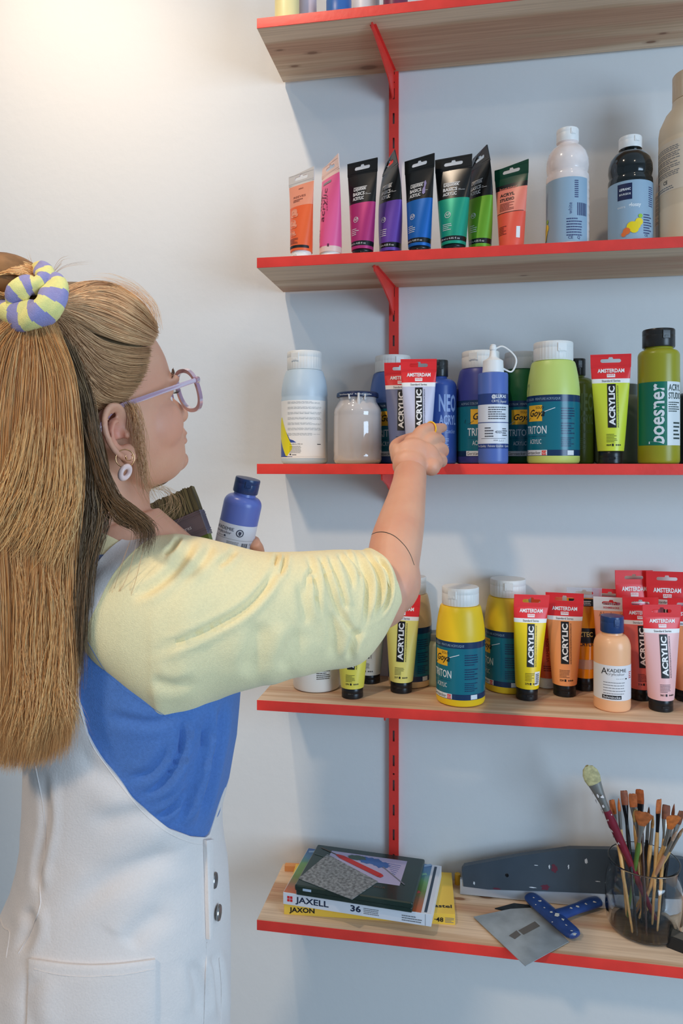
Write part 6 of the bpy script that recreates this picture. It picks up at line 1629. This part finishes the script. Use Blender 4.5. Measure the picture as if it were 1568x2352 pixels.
for _ in range(500):   # wrap between the coils of the scrunchie
    u = S.rnd.random(); pts = []
    for i in range(12):
        t = i / 11; pts.append(cam(30 + 92 * t + S.rnd.gauss(0, .5), 708 - 30 * u - 52 * t ** 1.3 + 12 * math.sin(t * 3), .700 + .006 * u))
    S.strand(pts, S.rnd.uniform(.0003, .0005), u * .8)
S.build('bun_strands', HAIR)
# scrunchie, striped yellow and lilac
LIL = cloth('lilac_stripe_cloth', (150, 144, 188)); SY = cloth('yellow_stripe_cloth', (232, 220, 140))
g = G()
def coil(pts, r0, nst, seed):
    C = catmull([tuple(cam(*p[:3])) + (p[3],) for p in pts], 120); P = []; rnd = random.Random(seed)
    u = None
    for i, q in enumerate(C):
        p = Vector(q[:3]); t = (Vector(C[min(i + 1, 119)][:3]) - Vector(C[max(i - 1, 0)][:3])).normalized()
        if u is None: u = D_.copy()
        u = (u - t * u.dot(t)).normalized(); v = t.cross(u); row = []
        for j in range(28):
            a = 2 * PI * j / 28; rr = q[3] * r0 * (1 + .10 * math.sin(3 * a + i * .16) + .09 * noise.noise(Vector((i * .09, math.cos(a) * 1.5, math.sin(a) * 1.5 + seed * 5))))
            row.append(p + (u * math.cos(a) * .9 + v * math.sin(a)) * rr)
        P.append(row)
    g.grid(P, lambda i, j: int((i + 1.2 * math.sin(j / 28 * 6.28)) / 120 * nst) % 2, closed_v=True); g.add(P[0], [list(range(28))], 0); g.add(P[-1], [list(range(28))[::-1]], 0)
coil([(14, 690, 0.725, .7), (22, 712, 0.708, .95), (48, 728, 0.698, 1.05), (84, 722, 0.692, 1.05), (112, 700, 0.692, 1.0), (128, 670, 0.698, .95), (122, 648, 0.710, .8), (108, 640, 0.722, .5)], .0140, 12, 1)
coil([(84, 616, 0.722, .5), (98, 622, 0.710, .75), (104, 640, 0.702, .8), (88, 652, 0.696, .8), (64, 658, 0.694, .95), (44, 670, 0.694, 1.05), (38, 684, 0.700, .9), (46, 690, 0.712, .5)], .0115, 10, 2)
pbuild(g, 'scrunchie', [SY, LIL], 80, parent=HAIR)

# ------------------------------------------------------------------ glasses, earring, ring, tattoo
GP = bpy.data.materials.new('lilac_acetate'); GP.use_nodes = True; b_ = GP.node_tree.nodes['Principled BSDF']
b_.inputs['Base Color'].default_value = rgb(190, 156, 176, 1.1); b_.inputs['Roughness'].default_value = .12; b_.inputs['Transmission Weight'].default_value = .35; b_.inputs['Coat Weight'].default_value = .5
LG = bpy.data.materials.new('lens_glass'); LG.use_nodes = True; b_ = LG.node_tree.nodes['Principled BSDF']
b_.inputs['Base Color'].default_value = (1, 1, 1, 1); b_.inputs['Roughness'].default_value = 0; b_.inputs['Transmission Weight'].default_value = 1; b_.inputs['IOR'].default_value = 1.02; b_.inputs['Alpha'].default_value = .35
GL = bpy.data.objects.new('glasses', None); COL.objects.link(GL); GL.parent = PERSON; GL.empty_display_size = .02
def lens_pts(sg, k=1.0, f0=.109):
    out = []
    for i in range(48):
        a = 2 * PI * i / 48; ca, sa = math.cos(a), math.sin(a)
        r_ = .0250 * math.copysign(abs(ca) ** .85, ca) * k; u_ = (.0225 * math.copysign(abs(sa) ** .85, sa)) * k * (1.0 if sa > 0 else 1.08)
        out.append(hd(f0 - .10 * (abs(.035 + r_)) ** 1.2 + .004, sg * (.035 + r_), .004 + u_))
    return out
g = G()
for sg in (1, -1):
    A = lens_pts(sg); n = 48; P = []
    for i in range(n):
        p = A[i]; c = sum(A, Vector()) / n; rad = (p - c).normalized(); row = []
        for (u, v) in ((-.0024, -.0022), (.0024, -.0022), (.0024, .0022), (-.0024, .0022)): row.append(p + rad * u + HF * v)
        P.append(row)
    g.grid(P, 0, closed_u=True, closed_v=True)
    g.box((0, 0, 0), (.001, .001, .001)) if False else None
br = [hd(.112, -.010, .012), hd(.115, -.004, .015), hd(.116, 0, .016), hd(.115, .004, .015), hd(.112, .010, .012)]
g.tube(br, .0024, 10)
for sg in (1, -1):   # end pieces
    g.tube([hd(.1085, sg * .060, .013), hd(.107, sg * .068, .014), hd(.101, sg * .0725, .0145)], [.0028, .0034, .003], 10, flat=(1.3, .9))
pbuild(g, 'glasses_frame', [GP], 40, parent=GL)
for sg in (1, -1):
    A = lens_pts(sg, .94); c = sum(A, Vector()) / 48; g = G(); g.add([c - HF * -.0006] + A, [[0, 1 + i, 1 + (i + 1) % 48] for i in range(48)]); g.add([c - HF * .0006] + [a - HF * .0012 for a in A], [[0, 1 + (i + 1) % 48, 1 + i] for i in range(48)])
    g.grid([A, [a - HF * .0012 for a in A]], 0, closed_v=True)
    pbuild(g, 'lens', [LG], 60, parent=GL)
for sg in (1, -1):
    g = G(); T_ = catmull([tuple(hd(a, sg * b, c)) for a, b, c in ((.101, .0725, .0145), (.07, .0795, .0135), (.03, .0855, .012), (-.003, .087, .010), (-.018, .0865, .003), (-.031, .083, -.012), (-.036, .080, -.022))], 40)
    g.tube([Vector(p) for p in T_], [.0022] * 40, 10, flat=(.6, 1.25), up=tuple(HR)); pbuild(g, 'temple', [GP], 50, parent=GL)
# eyebrow, eye and lashes
g = G(); rnd = random.Random(2); EB = Strands(HM_DARK, 4)
for sg in (1, -1):
    for _ in range(120):
        t = rnd.random(); r0 = .018 + .036 * t; u0 = .0225 + .008 * math.sin(t * 2.4) - .004 * t; fr = -.002 + .108 * (1 - (r0 / .081) ** 2.2) ** .45
        p = hd(fr, sg * r0, u0 + rnd.uniform(-.003, .003)); q = p + (HR * sg * .006 + HU * .002 - HF * .001) * rnd.uniform(.7, 1.2)
        EB.strand([p, (p + q) / 2 + HF * .0008, q], .0003, rnd.random() * .4)
EB.build('eyebrow', PERSON)
for sg in (1, -1):
    g = G(); g.ball(hd(.0785, sg * .031, .000), .0112, 24); pbuild(g, 'eye', [paint((228, 224, 220), .15)], 60)
    g = G()
    E2 = Strands(HM_DARK, 6)
    for i in range(18):
        t = i / 17; p = hd(.0925 - .004 * abs(t - .4), sg * (.022 + .022 * t), .004); E2.strand([p, p + HF * .004 + HU * .001, p + HF * .007 + HU * .004 + HR * sg * .002 * t], .00018, 0)
    E2.build('eyelashes', PERSON)
# hoop earring with a lilac ring
GOLD = mat('gold_metal', rgb(214, 166, 120, 1.2), .18, metal=1.0)
ec = cam(287, 1053, .752)
def torus(g, c, R, r, a, b, n=40, m=12, mi=0, span=2 * PI, a0=0):
    P = []
    for i in range(n + 1):
        an = a0 + span * i / n; d = a * math.cos(an) + b * math.sin(an); k = a.cross(b)
        P.append([c + d * (R + r * math.cos(2 * PI * j / m)) + k * r * math.sin(2 * PI * j / m) for j in range(m)])
    g.grid(P, mi, closed_v=True)
ax = (R_ * .93 + D_ * .35).normalized()
g = G(); torus(g, ec, .0092, .00065, ax, U_)
ER = pbuild(g, 'hoop_earring', [GOLD], 80)
g = G(); c2 = cam(287, 1085, .748); ax2 = (R_ * .55 + D_ * .8).normalized(); torus(g, c2, .0052, .0026, ax2, (U_ * 1.15 + R_ * .35))
pbuild(g, 'lilac_charm', [paint((222, 196, 208), .25)], 80, parent=ER)
g = G(); c3 = cam(296, 1050, .754); torus(g, c3, .0035, .0005, ax, U_, span=4.2, a0=2.6); g.ball(cam(290, 1052, .752), .0011, 10); g.ball(cam(303, 1046, .754), .0009, 10)
pbuild(g, 'small_earring', [GOLD], 80)
# yellow ring on the index finger
g = G(); d = (cam(1000, 985, 1.216) - cam(978, 985, 1.200)).normalized(); c = cam(989, 984.5, 1.2085); a = (U_ - d * U_.dot(d)).normalized(); b = d.cross(a)
torus(g, c, .0112, .0014, a, b); pbuild(g, 'finger_ring', [paint((246, 186, 30), .25)], 80)
# thin line tattooed round the forearm
g = G(); surf_line(g, BVH_BODY, [(845, 1236), (858, 1225), (880, 1222), (905, 1231), (928, 1252), (942, 1274), (951, 1298)], .0007, off=-.00025, n=120)
pbuild(g, 'tattoo_line', [ink((66, 62, 54), .9)], 80)

# ------------------------------------------------------------------ things held in the other hand
bt = cam(570, 1098, .955); bb = cam(527, 1298, .965); ax_ = (bt - bb)
def held(g, f, H, R):
    A = R * 1.6
    g.rect(f, -A, A, .16 * H, .50 * H, 0, .0002)
    g.text(f, 'AKADEMIE', -1.28 * R, .425 * H, .036 * H, 1, .0, width=1.25 * R, off=.0005); g.text(f, 'Acrylcolor', -1.28 * R, .385 * H, .030 * H, 1, .0, width=1.15 * R, off=.0005)
    g.rect(f, -A, A, .335 * H, .338 * H, 2, .0004, nz=1)
    for i in range(16):
        a0, a1 = 2 * PI * i / 16, 2 * PI * (i + 1) / 16; c = (.30 * R, .415 * H)
        g.add([f(c[0] + q * math.cos(a), c[1] + q * math.sin(a), .0005) for q, a in ((.20 * R, a0), (.20 * R, a1), (.15 * R, a1), (.15 * R, a0))], [[0, 1, 2, 3]], 1)
    g.add([f(.30 * R + a * R, .415 * H + b * R, .0006) for a, b in ((-.06, .10), (0, .08), (.06, .10), (.08, 0), (.03, -.12), (-.03, -.12), (-.08, 0))], [list(range(7))], 1)
    g.rect(f, -.52 * R, -.42 * R, .352 * H, .37 * H, 1, .0005); g.text(f, '*****', -1.0 * R, .352 * H, .015 * H, 1, .0, width=.42 * R)
    g.smallprint(f, -.3 * R, .35 * R, .20 * H, .32 * H, 8, 2, seed=4)
    x = .5
    rnd = random.Random(8)
    while x < .85: w_ = rnd.uniform(.015, .04); g.rect(f, x * R, (x + w_) * R, .19 * H, .31 * H, 1, .0005, nx=1, nz=1); x += w_ + .025
    g.text(f, 'CE', .95 * R, .29 * H, .02 * H, 1, .0, width=.14 * R)
    return [paint((198, 200, 210), .45), ink((44, 50, 70)), GREYP]
q = ax_.to_track_quat('Z', 'Y')
rot = ax_.normalized().to_track_quat('Z', 'Y').to_matrix().to_4x4()
# keep the label turned to the viewer
zx = ax_.normalized(); yx = (D_ - zx * D_.dot(zx)).normalized(); xx = yx.cross(zx)
eul = Matrix((xx, yx, zx)).transposed().to_euler()
HB = round_bottle(0, 0, 3, None, None, (78, 100, 194), 'cornflower blue bottle with navy flip cap held upright in the person\'s left hand', (24, 48, 104), held, capfrac=.165, capw=.66, shoulder=.70, yaw=.0, lean=eul, loc=tuple(bb), H=ax_.length, R=.0250)
# wide flat varnish brush
def wide_brush():
    tl, tr = cam(318, 1170, .93), cam(442, 1116, .915)
    xr = (tr - tl).normalized(); dn = (cam(497, 1198, .905) - tr); dn = (dn - xr * dn.dot(xr)).normalized(); nn = xr.cross(dn).normalized()
    W_ = .112; Lb_ = .028; o = tr - xr * W_ / 2
    M = Matrix((xr, nn, -dn)).transposed()      # local x across, z toward the bristle tips
    t = empty('flat_brush', o + dn * .10, 'wide flat brush with brown bristles and clear ferrule held beside the blue bottle', 'paintbrush', M.to_euler())
    if M.determinant() < 0: M = Matrix((xr, -nn, -dn)).transposed(); t.rotation_euler = M.to_euler()
    g = G(); rnd = random.Random(3); nx = 90; P = []
    for z, th in ((.066, .0055), (.085, .006), (.1, .0045)):
        top_ = [(-W_ / 2 + W_ * i / nx, -th, z + (rnd.uniform(-.0012, .0012) if z > .09 else 0)) for i in range(nx + 1)]; bot_ = [(-a, th, c) for a, b, c in top_]
        P.append(top_ + bot_)
    g.grid(P, lambda i, j: 1 if i == 1 and False else 0, closed_v=True); g.add(P[-1], [list(range(len(P[-1])))], 0)
    bm_ = bpy.data.materials.new('dark_bristles'); bm_.use_nodes = True; nt = bm_.node_tree; b_ = nt.nodes['Principled BSDF']; tc = nt.nodes.new('ShaderNodeTexCoord'); mp = nt.nodes.new('ShaderNodeMapping'); mp.inputs['Scale'].default_value = (900, 60, 12)
    n = nt.nodes.new('ShaderNodeTexNoise'); n.inputs['Scale'].default_value = 1; cr = nt.nodes.new('ShaderNodeValToRGB'); cr.color_ramp.elements[0].color = rgb(44, 36, 20); cr.color_ramp.elements[0].position = .35; cr.color_ramp.elements[1].color = rgb(142, 124, 78); cr.color_ramp.elements[1].position = .7
    nt.links.new(tc.outputs['Object'], mp.inputs[0]); nt.links.new(mp.outputs[0], n.inputs[0]); nt.links.new(n.outputs[0], cr.inputs[0]); nt.links.new(cr.outputs[0], b_.inputs['Base Color']); b_.inputs['Roughness'].default_value = .6
    g.build('bristles', [bm_], t, smooth=30)
    g = G(); g.box((-W_ / 2 - .001, -.0072, .036), (W_ / 2 + .001, .0072, .068), 0, bev=.001)
    for z in (.040, .043, .061, .064): g.box((-W_ / 2 - .0012, -.0080, z), (W_ / 2 + .0012, .0080, z + .0012), 0, bev=.0003)
    fe = g.build('ferrule', [mat('smoky_clear_plastic', rgb(112, 102, 104, 1.1), .12, metal=.4, coat=.4)], t)
    f = lambda x, z, off: (-x, -.0072 - off, z) if False else (x, -.0074 - off, z)
    g = G(); g.text(f, 'C', .004, .046, .010, 0, .02, off=.0007); g.text(f, 'Chartres', .014, .049, .005, 0, .0, off=.0007); g.build('ferrule_print', [ink((196, 186, 180))], fe)
    g = G(); vs, fs = shape2d([(-W_ / 2, .038), (W_ / 2, .038), (W_ / 2 - .002, .020), (W_ / 2 - .03, .002), (.014, -.02), (.012, -.07), (0, -.078), (-.012, -.07), (-.014, -.02), (-W_ / 2 + .03, .002), (-W_ / 2 + .002, .020)], [], .005)
    g.add([(v.x, v.z, v.y) for v in vs], fs); g.build('brush_handle', [paint((96, 112, 44), .35)], t, smooth=30)
wide_brush()
